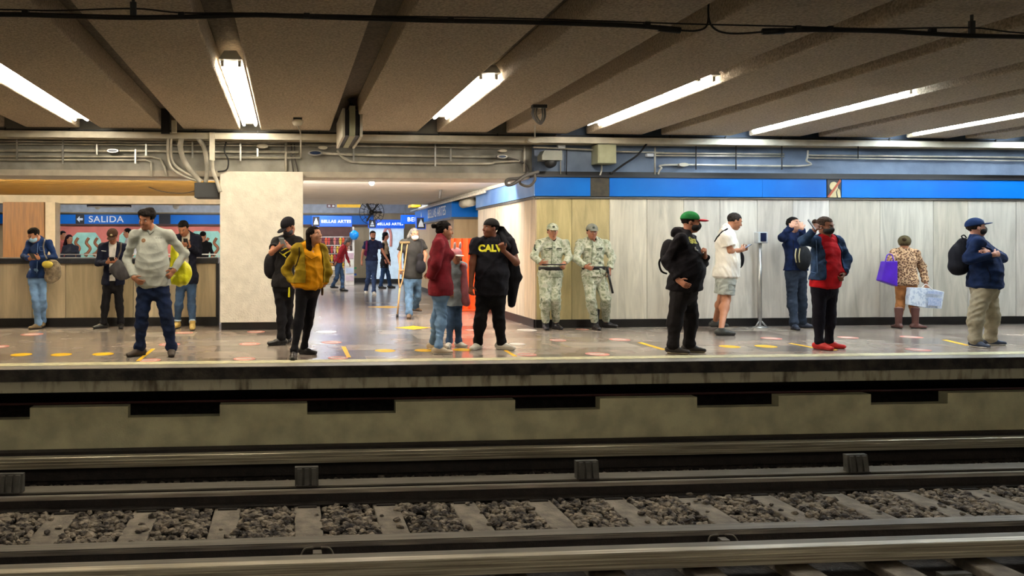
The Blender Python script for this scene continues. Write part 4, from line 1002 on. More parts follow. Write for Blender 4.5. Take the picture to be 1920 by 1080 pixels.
zl = zbb-.055
for i, (x0, x1, s, c_) in enumerate(((-9.5, -7.2, 260, (1,.88,.64,1)), (-7.0, -4.6, 260, (1,.88,.64,1)), (-4.4, -2.0, 260, (1,.88,.64,1)), (.3, 2.0, 230, (1,.94,.86,1)), (2.1, 3.6, 230, (1,.94,.86,1)))):
    cove(x0, x1, Y_BEAM+.80, zl, 'added fill tube hidden behind the beam, %s from the left' % ORD[i], s, c_)
for i, (y, xx) in enumerate(((21.9, 1.2), (21.9, 2.8), (19.4, -5.5), (19.4, -2.5))):
    cove(xx-.7, xx+.7, 22.45 if i < 2 else 19.25, 2.50 if i < 2 else 2.55, 'added fill tube on the far side of the low ceiling, %s one' % ORD[i], 40, (.9,.95,1,1))
for i, (xx, yy) in enumerate(((px0+.35, Y_PIL+.72), (px1-.25, Y_PIL+.72))):  # added upright fill tubes, unseen behind the pillar, to brighten the passage
    t = thing('pillar_fill_light', 'added upright fill tube on the back of the white pillar, %s one' % ('left', 'right')[i], 'light', loc=(xx, yy, 1.7))
    MB().box(-.05, .05, -.018, .03, -.6, .6).build('lamp_body', hous, t); MB().tube([(0, .06, -.57), (0, .06, .57)], .02, 10).build('tube', tube_mat('pillar_fill_glow', (1,.94,.86,1), 75), t, smooth=True)
bb = thing('light_bulb', 'single round glowing bulb on the white passage ceiling', 'light', loc=(Xat(697, 14.3), 14.3, z_s-.03))
MB().lathe([(.001, -.06), (.03, -.055), (.045, -.02), (.03, .01), (.02, .03)], (0,0,0), 16).build('bulb', tube_mat('bulb_glow', (1,.95,.85,1), 200), bb, smooth=True)
# ------------------------------------------------------------------ services along the beam and ceiling
YT = 12.56
zt0, zt1 = Zat(700, 264, YT), Zat(700, 252.5, YT)
tr = thing('cable_tray', 'long pale painted cable tray running across the whole width under the ceiling', 'cable tray', loc=(0, YT, zt0))
MB().profile([(0, 0), (.004, 0), (.004, zt1-zt0-.004), (.26, zt1-zt0-.004), (.26, 0), (.264, 0), (.264, zt1-zt0), (0, zt1-zt0)], X0, X1).build('channel', C['ivory'], tr)
hk = MB()
xx = X0+.3
while xx < X1: MB().box(xx, xx+.02, .11, .13, zt1-zt0, 3.05-zt0).build('hanger', C['dark'], tr); xx += .93
tag(MB().tube([(X0, YT+.15, 3.03), (X1, YT+.15, 3.03)], .010, 6).build('conduit', C['dark']), 'thin dark conduit squeezed between the cable tray and the ceiling', 'conduit')
def conduit(pts, r, lab, m='pipe', Y=12.95, sp_=False, cat='conduit', name='conduit', group=None):
    w_ = [P(p[0], p[1], p[2] if len(p) > 2 else Y) for p in pts]
    if sp_: w_ = spline(w_, 8)
    return tag(MB().tube(w_, r*(1.2 if r < .02 else 1), 8).build(name, C[m], smooth=True), lab, cat, group)
conduit([(-300,262),(318,266.5)], .011, 'uppermost thin conduit on the left beam, left of the thick curved ducts')
conduit([(-300,268),(1000,276)], .010, 'thin conduit running second from the top along the whole beam')
conduit([(-300,281),(300,283),(330,284),(560,285)], .022, 'thick pale conduit along the middle of the left beam')
conduit([(-300,292),(285,294),(300,298),(308,312),(312,331)], .013, 'conduit on the left beam that bends down at its right end', sp_=False)
conduit([(-300,299),(272,300),(283,304),(284,331)], .012, 'lowest conduit on the left beam, turning down before the curved ducts')
conduit([(330,267),(535,267.5)], .011, 'short upper conduit above the white pillar')
conduit([(395,295),(564,296)], .015, 'conduit just above the white pillar, third below the tray')
conduit([(536,262),(536,322)], .018, 'white upright conduit dropping onto the right part of the white pillar', 'pipe_p')
conduit([(546,270),(546,296),(550,322)], .009, 'thin dark upright pipe, left one of the pair right of the white conduit', 'flex')
conduit([(552,270),(553,298),(559,322)], .009, 'thin dark upright pipe, right one of the pair right of the white conduit', 'flex')
conduit([(558,236,11.9),(563,246,12.5),(564,262,12.5),(564,296,12.9)], .010, 'thin white pipe leading from the smoke detector over the tray', 'pipe_p')
conduit([(572,271),(985,279)], .012, 'upper conduit on the middle beam right of the white pillar')
conduit([(600,287),(660,290),(930,294)], .018, 'thick pale conduit on the middle beam')
conduit([(632,282),(648,298),(690,305),(900,307),(930,304),(975,302)], .015, 'lowest conduit on the middle beam with an S-bend at its left end', sp_=True)
conduit([(930,294),(955,297),(985,308),(990,330)], .014, 'grey flexible duct curving down at the right end of the middle beam', 'flex', sp_=True)
conduit([(983,274),(983,322)], .016, 'grey upright conduit near the corner of the blue band', 'pipe')
conduit([(1000,276),(1112,281)], .012, 'short conduit between the corner and the square box', Y=12.8)
conduit([(1151,284),(1245,286)], .010, 'short conduit right of the square box', Y=12.8)
conduit([(1051,281),(1051,327)], .007, 'thin white upright pipe left of the square box', 'pipe_p', Y=12.8)
conduit([(1063,279),(1062,327)], .006, 'thin black upright cable left of the square box', 'cable', Y=12.8)
conduit([(1128,306),(1128,318),(1125,329)], .012, 'short white flexible pipe under the square box', 'pipe_p', Y=12.8, sp_=True)
conduit([(1215,266),(1196,290),(1170,308),(1145,326)], .013, 'dark slack cable curving down right of the square box', 'cable', Y=12.78, sp_=True)
conduit([(1228,276),(1228,327)], .013, 'white upright conduit left of the long oval wall light', 'pipe', Y=12.8)
conduit([(1228,287),(1470,289)], .012, 'upper of the two thin conduits on the blue-lit wall', Y=12.8)
conduit([(1228,291.5),(1470,293.5)], .010, 'lower of the two thin conduits on the blue-lit wall', Y=12.8)
conduit([(1234,327),(1240,316),(1262,309),(1500,311),(1512,300),(1515,282)], .013, 'conduit with the oval lamp at its left end, bent at both ends', Y=12.8, sp_=True)
conduit([(1515,291),(2100,297)], .012, 'upper thin conduit on the right part of the wall', Y=12.8)
conduit([(1515,296),(2100,304)], .010, 'lower thin conduit on the right part of the wall', Y=12.8)
for i, px in enumerate((1305, 1380, 1466, 1609)):
    conduit([(px, 274), (px, 318 if i < 3 else 297)], .008, 'thin upright strut holding the wall conduits, %s right of the oval lamp' % ORD[i], 'dark', Y=12.77)
for i, (px, y0, y1) in enumerate(((32, 262, 300), (118, 262, 307), (182, 270, 290), (254, 280, 307), (274, 270, 292), (361, 266, 296), (451, 262, 302), (483, 278, 294), (816, 268, 312), (845, 278, 302), (663, 270, 302))):
    t = MB().box(Xat(px, 12.92)-.012, Xat(px, 12.92)+.012, 12.905, 12.925, Zat(px, y1, 12.92), Zat(px, y0, 12.92)).build('conduit_strap', C['alum'])
    tag(t, 'small upright metal strap clamping the beam conduits, %s from the left edge' % ORD[i], 'strap', 'conduit straps')
# flexible ducts by the pillar
conduit([(341,258,12.6),(338,275,12.75),(345,300,12.85),(358,320,12.9),(376,341,12.95)], .042, 'thick pale curved duct left of the white pillar, outermost', 'pipe_p', sp_=True)
conduit([(371,258,12.6),(382,275,12.8),(387,300,12.88),(388,325,12.92),(385,344,13.0)], .036, 'thick pale duct bulging right beside the pillar', 'pipe_p', sp_=True)
conduit([(315,258,12.6),(315,290,12.85),(322,315,12.9),(345,330,12.92),(372,340,12.95)], .018, 'thin conduit sweeping down from the tray, left one of the twin curves', 'pipe', sp_=True)
conduit([(321,258,12.6),(321,288,12.85),(328,309,12.9),(350,325,12.9),(378,338,12.95)], .016, 'thin conduit sweeping down from the tray, right one of the twin curves', 'pipe', sp_=True)
conduit([(398,300,12.75),(399,320,12.8),(406,338,12.82),(413,360,12.8)], .030, 'pale duct running down into the left edge of the white pillar', 'pipe_p', sp_=True)
tag(MB().box(Xat(393, 12.55)-.0, Xat(403, 12.55), 12.50, 12.55, Zat(398, 300, 12.5), Zat(398, 248, 12.5)).build('drop_bracket', C['ivory'], bevel=.004), 'white flat bracket hanging from the tray left of the pillar', 'bracket')
conduit([(424,266),(421,283),(428,300),(425,318),(408,322)], .010, 'black slack cable above the left edge of the pillar', 'cable', Y=12.78, sp_=True)
t = tag(MB().box(Xat(367, 13.1), Xat(411, 13.1), 12.9, 13.35, Zat(390, 372, 13.1), Zat(390, 344, 13.1)).build('duct_box', C['dark'], bevel=.01), 'dark grey metal box under the beam beside the pillar, where the ducts end', 'box')
conduit([(255,340,16),(300,358,16),(345,362,16),(385,352,16),(410,346,16)], .006, 'thin cable sagging under the gold slatted ceiling', 'cable', sp_=True)
# small oval fittings
def oval(px, py, wpx, lab, m, Y=12.86, lens=None):
    x = Xat(px, Y); r = wpx/2*dist(px, Y)/FPX; t = thing('oval_fitting', lab, 'fitting', loc=(x, Y, Zat(px, py, Y)))
    pts = [(r*math.cos(a)*1.0, 0, r*.36*math.sin(a)) for a in [i*math.pi/12 for i in range(24)]]
    MB().prism(pts, (0,-.03,0), (0,.06,0)).build('fitting_body', m, t, bevel=.004)
    if lens: MB().prism([(p[0]*.75, 0, p[2]*.6) for p in pts], (0,-.036,0), (0,-.031,0)).build('lens', lens, t)
navy = mat('navy_lens', srgb(30,50,86), .25)
oval(212, 283, 22, 'small oval fitting with a dark blue lens on the left beam', C['alum'], lens=navy)
oval(492, 274, 22, 'pale oval fitting above the white pillar', C['ivory'])
oval(591, 287, 28, 'oval fitting with a dark blue lens right of the pillar top', C['alum'], lens=navy)
oval(605, 277, 18, 'tiny pale oval fitting above the dark blue lens', C['ivory'])
oval(942, 283, 16, 'pale oval fitting near the right end of the middle beam', C['ivory'])
oval(941, 294, 20, 'oval fitting with a dark lens near the corner', C['alum'], lens=navy)
oval(1281, 309, 20, 'white oval lamp at the left end of the bent conduit', C['ivory'], Y=12.78)
oval(1003, 263, 30, 'pale oval fitting hanging on the tray below the dangling cable loop', C['ivory'], Y=12.5)
tag(MB().box(Xat(1045, 12.8), Xat(1059, 12.8), 12.76, 12.84, Zat(1052, 279, 12.8), Zat(1052, 272, 12.8)).build('pipe_joint', C['letter'], bevel=.008), 'small white conduit joint left of the square box', 'fitting')
tag(MB().box(Xat(1211, 12.8), Xat(1224, 12.8), 12.76, 12.84, Zat(1217, 294, 12.8), Zat(1217, 288, 12.8)).build('pipe_joint', C['letter'], bevel=.008), 'small white conduit joint right of the square box', 'fitting')
jb = thing('junction_box', 'square olive-grey junction box on the wall above the left guards', 'box', loc=(Xat(1133, 12.7), 12.7, Zat(1133, 290, 12.7)))
MB().box(-.15, .15, -.12, .17, -.15, .15).build('box_body', C['box'], jb, bevel=.008); MB().box(-.14, .14, -.132, -.121, -.14, .14).build('cover', C['box'], jb, bevel=.003)
sp_ = thing('loudspeaker', 'black loudspeaker under a grey hood above the corner of the blue band', 'speaker', loc=(Xat(1032, 12.6), 12.6, Zat(1032, 304, 12.6)))
MB().prism([(-.17, -.12, .10), (-.13, -.12, .17), (.15, -.12, .17), (.15, -.12, .02), (-.17, -.12, .02)], (0,0,0), (0,.24,0)).build('hood', mat('hood_grey', srgb(120,122,112), .5), sp_)
MB().lathe([(.03, -.14), (.13, -.13), (.14, -.02), (.09, .08), (.05, .12)], (-.02, 0, -.02), 20, 'y').build('horn', C['blk'], sp_, smooth=True).scale = (.62,.8,.62)
MB().box(-.01, .03, .08, .26, -.02, .14).build('bracket', C['dark'], sp_)
# dangling loops, coiled cable on the corner
lp = thing('cable_loop', 'bundle of dark cable loops dangling from a ceiling channel right of centre', 'cable', loc=P(1011, 218, 10.0))
for k, (dx, dz, s) in enumerate(((0, 0, 1), (.02, .01, .8), (-.02, -.01, .9))):
    MB().tube(spline([(dx-.06*s, 0, .12), (dx-.07*s, .01*k, .02), (dx-.02*s, 0, -.07*s), (dx+.03*s, .01, -.09*s), (dx+.07*s, 0, .0), (dx+.06*s, 0, .12)], 6), .011, 8).build('loop', C['flex'], lp, smooth=True)
MB().box(-.09, .09, -.04, .04, .10, .14).build('clamp', C['dark'], lp)
conduit([(1003,226,11.5),(1003,240,12.0),(1003,258,12.47)], .010, 'thin white pipe from the cable loops down to the tray', 'pipe_p')
conduit([(1010,322,12.6),(985,330,12.58),(962,345,12.55),(950,346,12.55),(952,337,12.6),(975,334,12.6),(990,325,12.6)], .026, 'thick grey cable coiled over the corner of the blue band, left loop', 'flex', sp_=True, cat='cable', name='coiled_cable')
conduit([(1002,326,12.6),(1003,338,12.6),(992,349,12.62),(976,345,12.66),(975,336,12.75)], .020, 'blue-grey cable loop hanging over the corner of the blue band, right loop', 'flex', sp_=True, cat='cable', name='coiled_cable')
# pipes over the passage wall
for i, (a, b_, r) in enumerate((((985,336,13.2),(800,392,24),.03), ((960,338,13.6),(790,394,25),.022), ((900,345,15.5),(802,388,23),.035))):
    A, B = P(*a), P(*b_); B.z = min(B.z, 2.30+.03*i); A.z = 2.41-.002*i if A.z > 2.41 else A.z
    A.x = X_CORNER-.02-.07*i; B.x = xb-.02-.09*i; A.z = 2.425-.045*i-.0; B.z = A.z
    tag(MB().tube([A, B], r*.75, 8).build('pipe', C['pipe'], smooth=True), '%s grey pipe running back above the passage wall, counted from the wall' % ORD[i], 'pipe', 'pipes over the passage wall')
conduit([(832,343,17.2),(834,352,17.1),(868,343,16.9)], .05, 'fat pale pipe elbow under the passage ceiling', 'pipe_p', sp_=True, cat='pipe', name='pipe')
conduit([(828,345,16.6),(824,372,16.6)], .03, 'dark upright pipe stub under the passage ceiling', 'flex', cat='pipe', name='pipe')
tag(MB().tube([P(868,382,18.2), P(886,378,17.6)], .10, 12).build('duct', C['ivory'], smooth=True), 'short fat white duct between the two blue sign bands', 'duct')
tag(MB().box(Xat(766, 23.2), Xat(782, 23.2), 22.6, 23.3, Zat(770, 390, 23.2), Zat(770, 385, 23.2)).build('ceiling_strip', C['yel']), 'short yellow strip at the right end of the passage ceiling', 'sign')
# hanging twin display
bxx0, bxx1 = Xat(642, 11.0), Xat(680, 11.0); bz0, bz1 = Zat(660, 256, 11.0), Zat(660, 203, 11.0)
hb_ = thing('hanging_display', 'pale boxy double-sided display hanging in a ceiling channel left of centre', 'display', loc=((bxx0+bxx1)/2, 11.0, bz0)); bw = (bxx1-bxx0)/2; bh = bz1-bz0
for s_ in (-1, 1): MB().box(s_*bw-.035 if s_ > 0 else -bw, bw if s_ > 0 else -bw+.035, 0, 1.35, 0, bh).build('casing', C['ivory'], hb_, bevel=.004)
MB().box(-.04, .04, .02, 1.33, .01, bh+.04).build('centre_case', C['box'], hb_, bevel=.004)
for s_ in (-1, 1): MB().box(s_*.07-.025, s_*.07+.025, .04, 1.30, .02, bh-.02).build('screen_back', C['blk'], hb_)
MB().tube([(0, .3, bh), (0, .3, 3.3-bz0)], .02, 8).build('drop_rod', C['dark'], hb_); MB().tube([(0, 1.1, bh), (0, 1.1, 3.3-bz0)], .02, 8).build('drop_rod', C['dark'], hb_)
MB().tube(spline([(.03, .1, 3.28-bz0), (-.05, .05, bh+.12), (.04, .1, bh+.05), (.06, .1, bh)]), .01, 6).build('lead', C['cable'], hb_, smooth=True)
sd = thing('smoke_detector', 'round white smoke detector on the ceiling right of the pillar light', 'smoke detector', loc=P(558, 226, 11.4))
sd.location.z = ZC-.055
MB().box(-.06, .06, -.05, .05, .035, .055).build('base_plate', C['dark'], sd); MB().lathe([(.02, -.05), (.055, -.045), (.075, -.01), (.075, .015), (.045, .034)], (0,0,0), 20).build('detector_head', C['ivory'], sd, smooth=True)
brk = thing('channel_bracket', 'dark bracket and white block in the ceiling channel left of the pillar light', 'bracket', loc=P(318, 236, 12.3))
MB().box(-.12, .0, -.02, .02, -.12, .25).build('plate', C['blk'], brk); MB().box(.03, .10, -.04, .04, -.1, .08).build('white_block', C['ivory'], brk, bevel=.005)

# ---- heavy black cable over the track
YC = 5.9
oc = thing('overhead_cable', 'heavy black cable strung across the top of the photo under the ceiling', 'cable', loc=P(540, 32, YC)); L0 = oc.location.copy()
def cpts(l): return [P(a, b_, YC)-L0 for a, b_ in l]
MB().tube(spline(cpts([(-250,30),(0,27),(130,30),(250,33),(380,31),(480,28),(600,32),(800,38),(960,41),(1100,45),(1200,49),(1272,56)]), 5), .018, 10).build('main_cable', C['cable'], oc, smooth=True)
MB().tube(spline(cpts([(1435,59),(1520,56),(1650,58),(1740,63),(1820,67),(1920,69),(2150,74)]), 5), .018, 10).build('main_cable', C['cable'], oc, smooth=True)
MB().tube(spline(cpts([(-250,20),(0,18),(100,20),(250,16),(340,24),(480,25),(700,30),(950,34),(1200,42),(1330,46),(1500,50),(1640,54),(1820,52),(1920,62),(2150,68)]), 5), .006, 8).build('messenger_wire', C['cable'], oc, smooth=True)
for pts in ([(1265,56),(1300,58),(1322,52),(1328,36),(1328,16),(1330,-8)], [(1328,30),(1334,48),(1352,60),(1385,63),(1440,59)]): MB().tube(spline(cpts(pts), 5), .0075, 8).build('tail', C['cable'], oc, smooth=True)
for a, b_ in (((1235,53),(1275,57)), ((1430,59),(1470,58))): MB().tube(cpts([a, b_]), .024, 10).build('splice', C['blk'], oc, smooth=True)
for px, y0, y1 in ((250, 4, 32), (1822, 38, 68)):
    c_ = P(px, (y0+y1)/2, YC)-L0; hh = (y1-y0)/2*YC/FPX
    MB().box(c_.x-.022, c_.x+.022, -.012, .012, c_.z-hh, c_.z+hh).build('bracket', C['dark'], oc, bevel=.003); MB().tube([(c_.x, 0, c_.z), (c_.x, 0, 3.05-L0.z)], .012, 6).build('hanger', C['dark'], oc)
for px, py in ((48,24),(340,28),(575,30),(845,37),(1213,46),(1495,53),(1555,54),(1748,58)):
    c_ = P(px, py, YC)-L0; MB().box(c_.x-.022, c_.x+.022, -.022, .022, c_.z-.018, c_.z+.018).build('clip', C['blk'], oc, bevel=.004)

# ---- post with the dispenser
sx = 1425; pl = FP(sx, 610.5); pl.y = min(pl.y, Y_WALL-.22); pl.x = Xat(sx, pl.y)
po = thing('dispenser_post', 'thin steel post with a small grey dispenser box, by the marble wall', 'dispenser', loc=pl)
zt_ = Zat(1428, 435, pl.y); zb_ = Zat(1428, 456, pl.y)
MB().tube([(0,0,.03), (0,0,zb_)], .028, 14).build('post', C['alum'], po, smooth=True)
for a in (200, 340, 90): 
    a = math.radians(a); MB().tube([(0,0,.12), (.10*math.cos(a), .10*math.sin(a), .012)], [.014, .012], 8).build('foot', C['alum'], po, smooth=True)
MB().lathe([(.12, 0), (.12, .006), (.03, .03)], (0,0,0), 20).build('base', C['alum'], po, smooth=True)
MB().box(-.07, .09, -.07, .06, zb_, zt_).build('box_body', mat('dispenser_grey', srgb(196,204,210), .4), po, bevel=.012)
MB().box(-.035, .06, -.082, -.071, zb_+.03, zt_-.015).build('box_face', mat('dispenser_navy', srgb(24,34,66), .3), po, bevel=.004)

# ---- floor stickers
def disc(px, py, wpx, m, lab, name='floor_sticker', hk_=1.0, inner=None, dep=None):
    c_ = FP(px, py); d = dist(px, c_.y); r = wpx/2*d/FPX
    t = thing(name, lab, 'floor sticker', loc=(c_.x, c_.y, 0))
    rd = dep if dep else r*1.15
    MB().prism([(r*math.cos(a), rd*math.sin(a), .0008) for a in [i*math.pi/14 for i in range(28)]], (0,0,0), (0,0,.0012)).build('disc', m, t)
    if inner:
        for k in (-1.5, -.5, .5, 1.5): MB().box(k*r*.32-.03, k*r*.32+.02, -r*.35, r*.35, .0022, .003).build('white_mark', C['wv'], t)
    return t
ylab = ['far left yellow oval on the platform floor', 'yellow oval second from the left edge', 'yellow oval just left of the man in the grey shirt']
for (px, py, w_, lab) in ((40,665,38,ylab[0]), (115,665,38,ylab[1]), (193,664,39,ylab[2]), (722,657.5,38,'yellow oval between the woman in mustard and the couple'), (795,657,36,'yellow oval touching the heel of the woman in the red sweater'), (867,656,36,'yellow oval between the couple, by the child'), (1368,650,36,'faint yellow oval right of the man in the green cap'), (1436,649.5,38,'yellow oval left of the woman with red shoes'), (1552,655,30,'yellow oval under the red shoes')):
    disc(px, py, w_, C['yel'], lab)
for (px, py, w_, lab) in ((60,627,40,'pale pink round sticker near the feet of the man in denim'), (-4,650,40,'pink round sticker cut by the left edge'), (345,624,34,'pink sticker with white marks behind the man in grey'), (318,646,40,'plain pink sticker between the grey-shirted man\'s feet'), (281,675.5,40,'pink sticker with white marks at the platform edge by the yellow dash'), (480,622,34,'pink sticker with white marks beside the pillar base'), (468,645,40,'pink sticker with white marks left of the black-capped man\'s shoe'), (458,673,42,'pink sticker with white marks on the edge stripe below the pillar'), (622,642,38,'pink sticker with white marks right of the woman in mustard'), (634,671,38,'pink sticker with white marks at the lower end of the yellow dash'), (886,619,30,'pink sticker behind the couple'), (1046,638,30,'pale pink sticker in front of the left guard'), (1162,637,38,'pale pink sticker in front of the right guard'), (1120,664,44,'pink sticker on the edge stripe below the guards'), (988,665,36,'pink sticker at the white shoe of the man in the black tee'), (1446,634.5,36,'pale pink sticker left of the woman in red'), (1590,633,34,'pale pink sticker right of the woman in red'), (1709,632,36,'pale pink sticker in front of the woman with the purple bag'), (1722,656,40,'pink sticker on the edge stripe, right of the woman in red'), (1092,617.5,24,'small pink sticker between the guards\' boots')):
    disc(px, py, w_, C['pink'], lab, inner=True)
disc(612, 622.3, 38, C['wv'], 'bright white round sticker right of the woman in mustard, towards the passage')
disc(988, 619, 37, C['wv'], 'bright white round sticker by the corner of the passage wall')
disc(970, 645, 30, C['wv'], 'white round sticker behind the shoe of the man in the black tee')
def quad(pts, lab, m=None):
    w_ = [FP(*p) for p in pts]; c_ = sum(w_, Vector())/len(w_)
    return tag(MB().prism([tuple(p+Vector((0,0,.0008))) for p in w_], (0,0,0), (0,0,.0014)).build('floor_marking', m or C['yel']), lab, 'floor marking')
quad([(255,677),(262,677),(291,654),(284,654)], 'yellow diagonal dash at the feet of the man in grey')
quad([(640,650),(648,650),(658,670),(650,670)], 'yellow dash right of the woman in mustard')
quad([(1195,642.5),(1203,642),(1252,656),(1240,656)], 'yellow diagonal dash ending at the shoes of the man in the green cap')
quad([(944,657),(951,657),(970,668),(962,668)], 'yellow dash under the right shoe of the man in the black tee')
quad([(1478,644),(1484,643.5),(1530,652),(1522,652.5)], 'pale yellow dash left of the red shoes')
quad([(1766,637.5),(1775,637),(1822,648),(1810,648)], 'pale yellow dash left of the man with the backpack')
quad([(740,614.5),(775,611),(808,614.5),(775,618)], 'yellow diamond arrow on the passage floor before the woman in the red sweater')
quad([(690,575.5),(728,573.5),(752,575.8),(728,578)], 'yellow arrow on the passage floor, farther away')
# ------------------------------------------------------------------ people on the platform
K_ = cloth
jeans = cloth(28,42,76,'denim_dark',v=.7); ljeans = cloth(116,150,190,'denim_light',v=.78,scale=5); mjeans = cloth(64,88,120,'denim_mid',v=.7,scale=6)
blackc = cloth(24,22,26,'cloth_black'); navyc = cloth(24,28,48,'cloth_navy'); blk_sh = dict(m=mat('shoe_black', srgb(24,22,22), .35))
camo = blotch('camouflage', [srgb(132,140,116), srgb(162,168,146), srgb(184,186,168), srgb(142,150,126), srgb(92,100,88)], scale=15, pos=(.40,.50,.60,.68))
leop = blotch('leopard_print', [srgb(140,98,66), srgb(70,46,36), srgb(176,138,102), srgb(198,164,128)], scale=38, kind='voronoi', pos=(.24,.46,.60))
maskblk = mat('mask_black', srgb(22,20,22), .7); maskblue = mat('mask_blue', srgb(150,190,214), .7); maskwh = mat('mask_white', srgb(226,222,214), .7)
whsh = dict(m=mat('shoe_white', srgb(222,216,204), .6), sole=mat('sole_white', srgb(230,226,218), .7))
PEO = {}
def go(key, label, **S): S.setdefault('seed', len(PEO)*3+1); PEO[key] = person(label, S)

go('denim', 'person in a blue denim shirt, light jeans and blue mask, farthest left', h=1.62, yaw=-18, b=.95, pel=(70,519,.0), neck=(74,450,.02), head=(64,441,-.06,-38,28), Y=13.30,
   eA=(44,481,-.06), eB=(103,481,-.02), wA=(56,485,-.32), wB=(72,484,-.30), hA=(.8,(66,482,-.40)), hB=(.8,(62,481,-.42)), fA=(72,616.5,-35), fB=(80,614.5,10,.02), kA=(67,563,-.15), kB=(80,562,-.12),
   mask=maskblue, hair='top', skin=(170,118,88), bottom=dict(m=ljeans, wr=.006), tops=[dict(name='denim_shirt', m=cloth(30,58,112,'denim_shirt',v=.6,scale=7), hem=.02, vneck=.04)], shoes=dict(m=mat('shoe_tan', srgb(120,100,70), .7), tall=.14))
go('capnavy', 'person in a navy jacket and brown cap looking at a phone by the low wall', h=1.62, yaw=5, b=1.0, pel=(212,527,.0), neck=(212,457,.0), head=(211,443,-.08,2,30), Y=13.30,
   eA=(184,494,-.03), eB=(238,492,-.03), wA=(202,492,-.30), wB=(220,492,-.30), hA=(.7,(208,489,-.38)), hB=(.7,(213,489,-.38)), fA=(194,615.5,-50), fB=(227,615.5,10), kA=(198,566,-.04), kB=(223,566,-.04), skin=(160,106,80),
   hair='short', cap=dict(m=cloth(74,52,40,'cap_brown'), badge=mat('badge_cream', srgb(206,196,150), .6)), bottom=dict(m=blackc),
   tops=[dict(name='white_shirt', m=K_(222,218,210), o=.004, hem=.0), dict(name='navy_jacket', m=navyc, o=.016, hem=.05, open=.05)], shoes=blk_sh)
go('grey', 'person with wavy dark hair in a light grey long-sleeved shirt, hands on hips', h=1.74, yaw=4, b=1.08, belly=.03, sw=.115, pel=(287,528), neck=(285,432), head=(275,411,-.04,-22,16), roll=-8,
   eA=(238,484,.06), eB=(346,476,.08), wA=(251,521,-.14), wB=(325,508,-.04), hA=(.45,(264,532,-.20)), hB=(.6,(312,524,-.12)), fA=(262,667,-38), fB=(322,667,6), kA=(266,592,-.05), kB=(312,592,-.05), skin=(166,112,84),
   hair='wavy', hcol=(44,36,34), bottom=dict(m=jeans, o=.016, wr=.007), tops=[dict(name='grey_shirt', m=K_(176,180,172,None,.9), hem=.04, vneck=.05, wr=.008)], shoes=dict(m=mat('shoe_brown_dark', srgb(62,50,42), .6)))
go('navyphone', 'person in a dark navy jacket and rolled jeans with a phone, near the pillar', h=1.72, yaw=-8, b=1.0, pel=(350,520,.0), neck=(350,441,.0), head=(344,428,-.08,-15,32), Y=13.28,
   eA=(330,474,-.05), eB=(372,474,-.04), wA=(343,463,-.26), wB=(354,461,-.26), hA=(.7,(348,456,-.32)), hB=(.8,(350,456,-.32)), fA=(333,615,-10), fB=(361,618,5), kA=(336,566,-.06), kB=(359,566,-.06), skin=(170,116,86),
   hair='short', bottom=dict(m=mjeans, end=.90), tops=[dict(name='cream_shirt', m=K_(212,202,180), o=.004, hem=.02), dict(name='navy_jacket', m=K_(26,28,44), o=.02, hem=.10, open=.06)], shoes=dict(m=mat('shoe_mustard', srgb(196,166,92), .6), tall=.12),
   extra=lambda j: [('jean_cuff', [cone(j['an'+s]+(j['kn'+s]-j['an'+s])*.06, j['an'+s]+(j['kn'+s]-j['an'+s])*.15, .055, .055, fa=True, fb=True)], cloth(170,190,206,'cuff_pale'), dict(vox=.01)) for s in 'AB'])
# far people seen over the low wall
for key, lab, px, top, yw, kw in (('far1', 'person with short dark hair far behind the low wall, beside the beige post', 118, 433, 60, dict(top=K_(176,90,84), hair='short')),
        ('far2', 'person with long purplish black hair and dark jacket far behind the low wall', 130, 440, 50, dict(top=K_(44,48,62), hair='long', hcol=(46,24,38))),
        ('far3', 'person in a white shirt seen between the two men, far behind the low wall', 239, 428, -90, dict(top=K_(220,220,224), hair='short')),
        ('far4', 'person dressed in black far behind the low wall, next to the pillar', 381, 434, 150, dict(top=K_(16,16,20), hair='short'))):
    Yf = {'far2': 21.3, 'far1': 23.2}.get(key, 22.5); hgt = (CAMH-(top-HOR)*dist(px, Yf)/FPX); yf = HOR+FPX*CAMH/dist(px, Yf); s = FPX/dist(px, Yf); q = lambda m_: yf-m_*s
    wd = .17*s
    go(key, lab, h=hgt, yaw=yw, b=1.0, pel=(px+1,q(.52*hgt)), neck=(px+2,q(.83*hgt)), head=(px,q(.932*hgt),0,yw,8), eA=(px-wd*1.2,q(.66*hgt),-.05), eB=(px+wd*1.4,q(.66*hgt),-.05), wA=(px-wd*.7,q(.56*hgt),-.2), wB=(px+wd*.9+(6 if key == 'far4' else 0),q(.60*hgt),-.25),
       fA=(px-4,yf,yw), fB=(px+5,yf,yw), hair=kw['hair'], hcol=kw.get('hcol', (24,20,20)), skin=(168,118,94), bottom=dict(m=navyc), tops=[dict(name='jacket', m=kw['top'], hem=.1)], shoes=blk_sh)
go('blackcap', 'person in black with a black cap looking down at a phone beside the white pillar', h=1.69, yaw=-30, b=.98, pel=(532,528), neck=(540,444), sw=.098, head=(541,425,-.05,-48,36), roll=0,
   eA=(509,474,-.12), eB=(556,474,.05), wA=(524,462,-.30), wB=(542,463,-.25), hA=(.8,(530,456,-.36)), hB=(.8,(534,458,-.36)), fA=(527,647,-72), fB=(537,643,-50), kA=(528,588,-.03), kB=(540,586,.06), skin=(168,112,86),
   hair='short', cap=dict(m=K_(26,24,30)), mask=K_(70,70,76), bottom=dict(m=blackc), tops=[dict(name='black_shirt', m=K_(34,31,33), hem=.07, sleeve='short')], shoes=blk_sh)
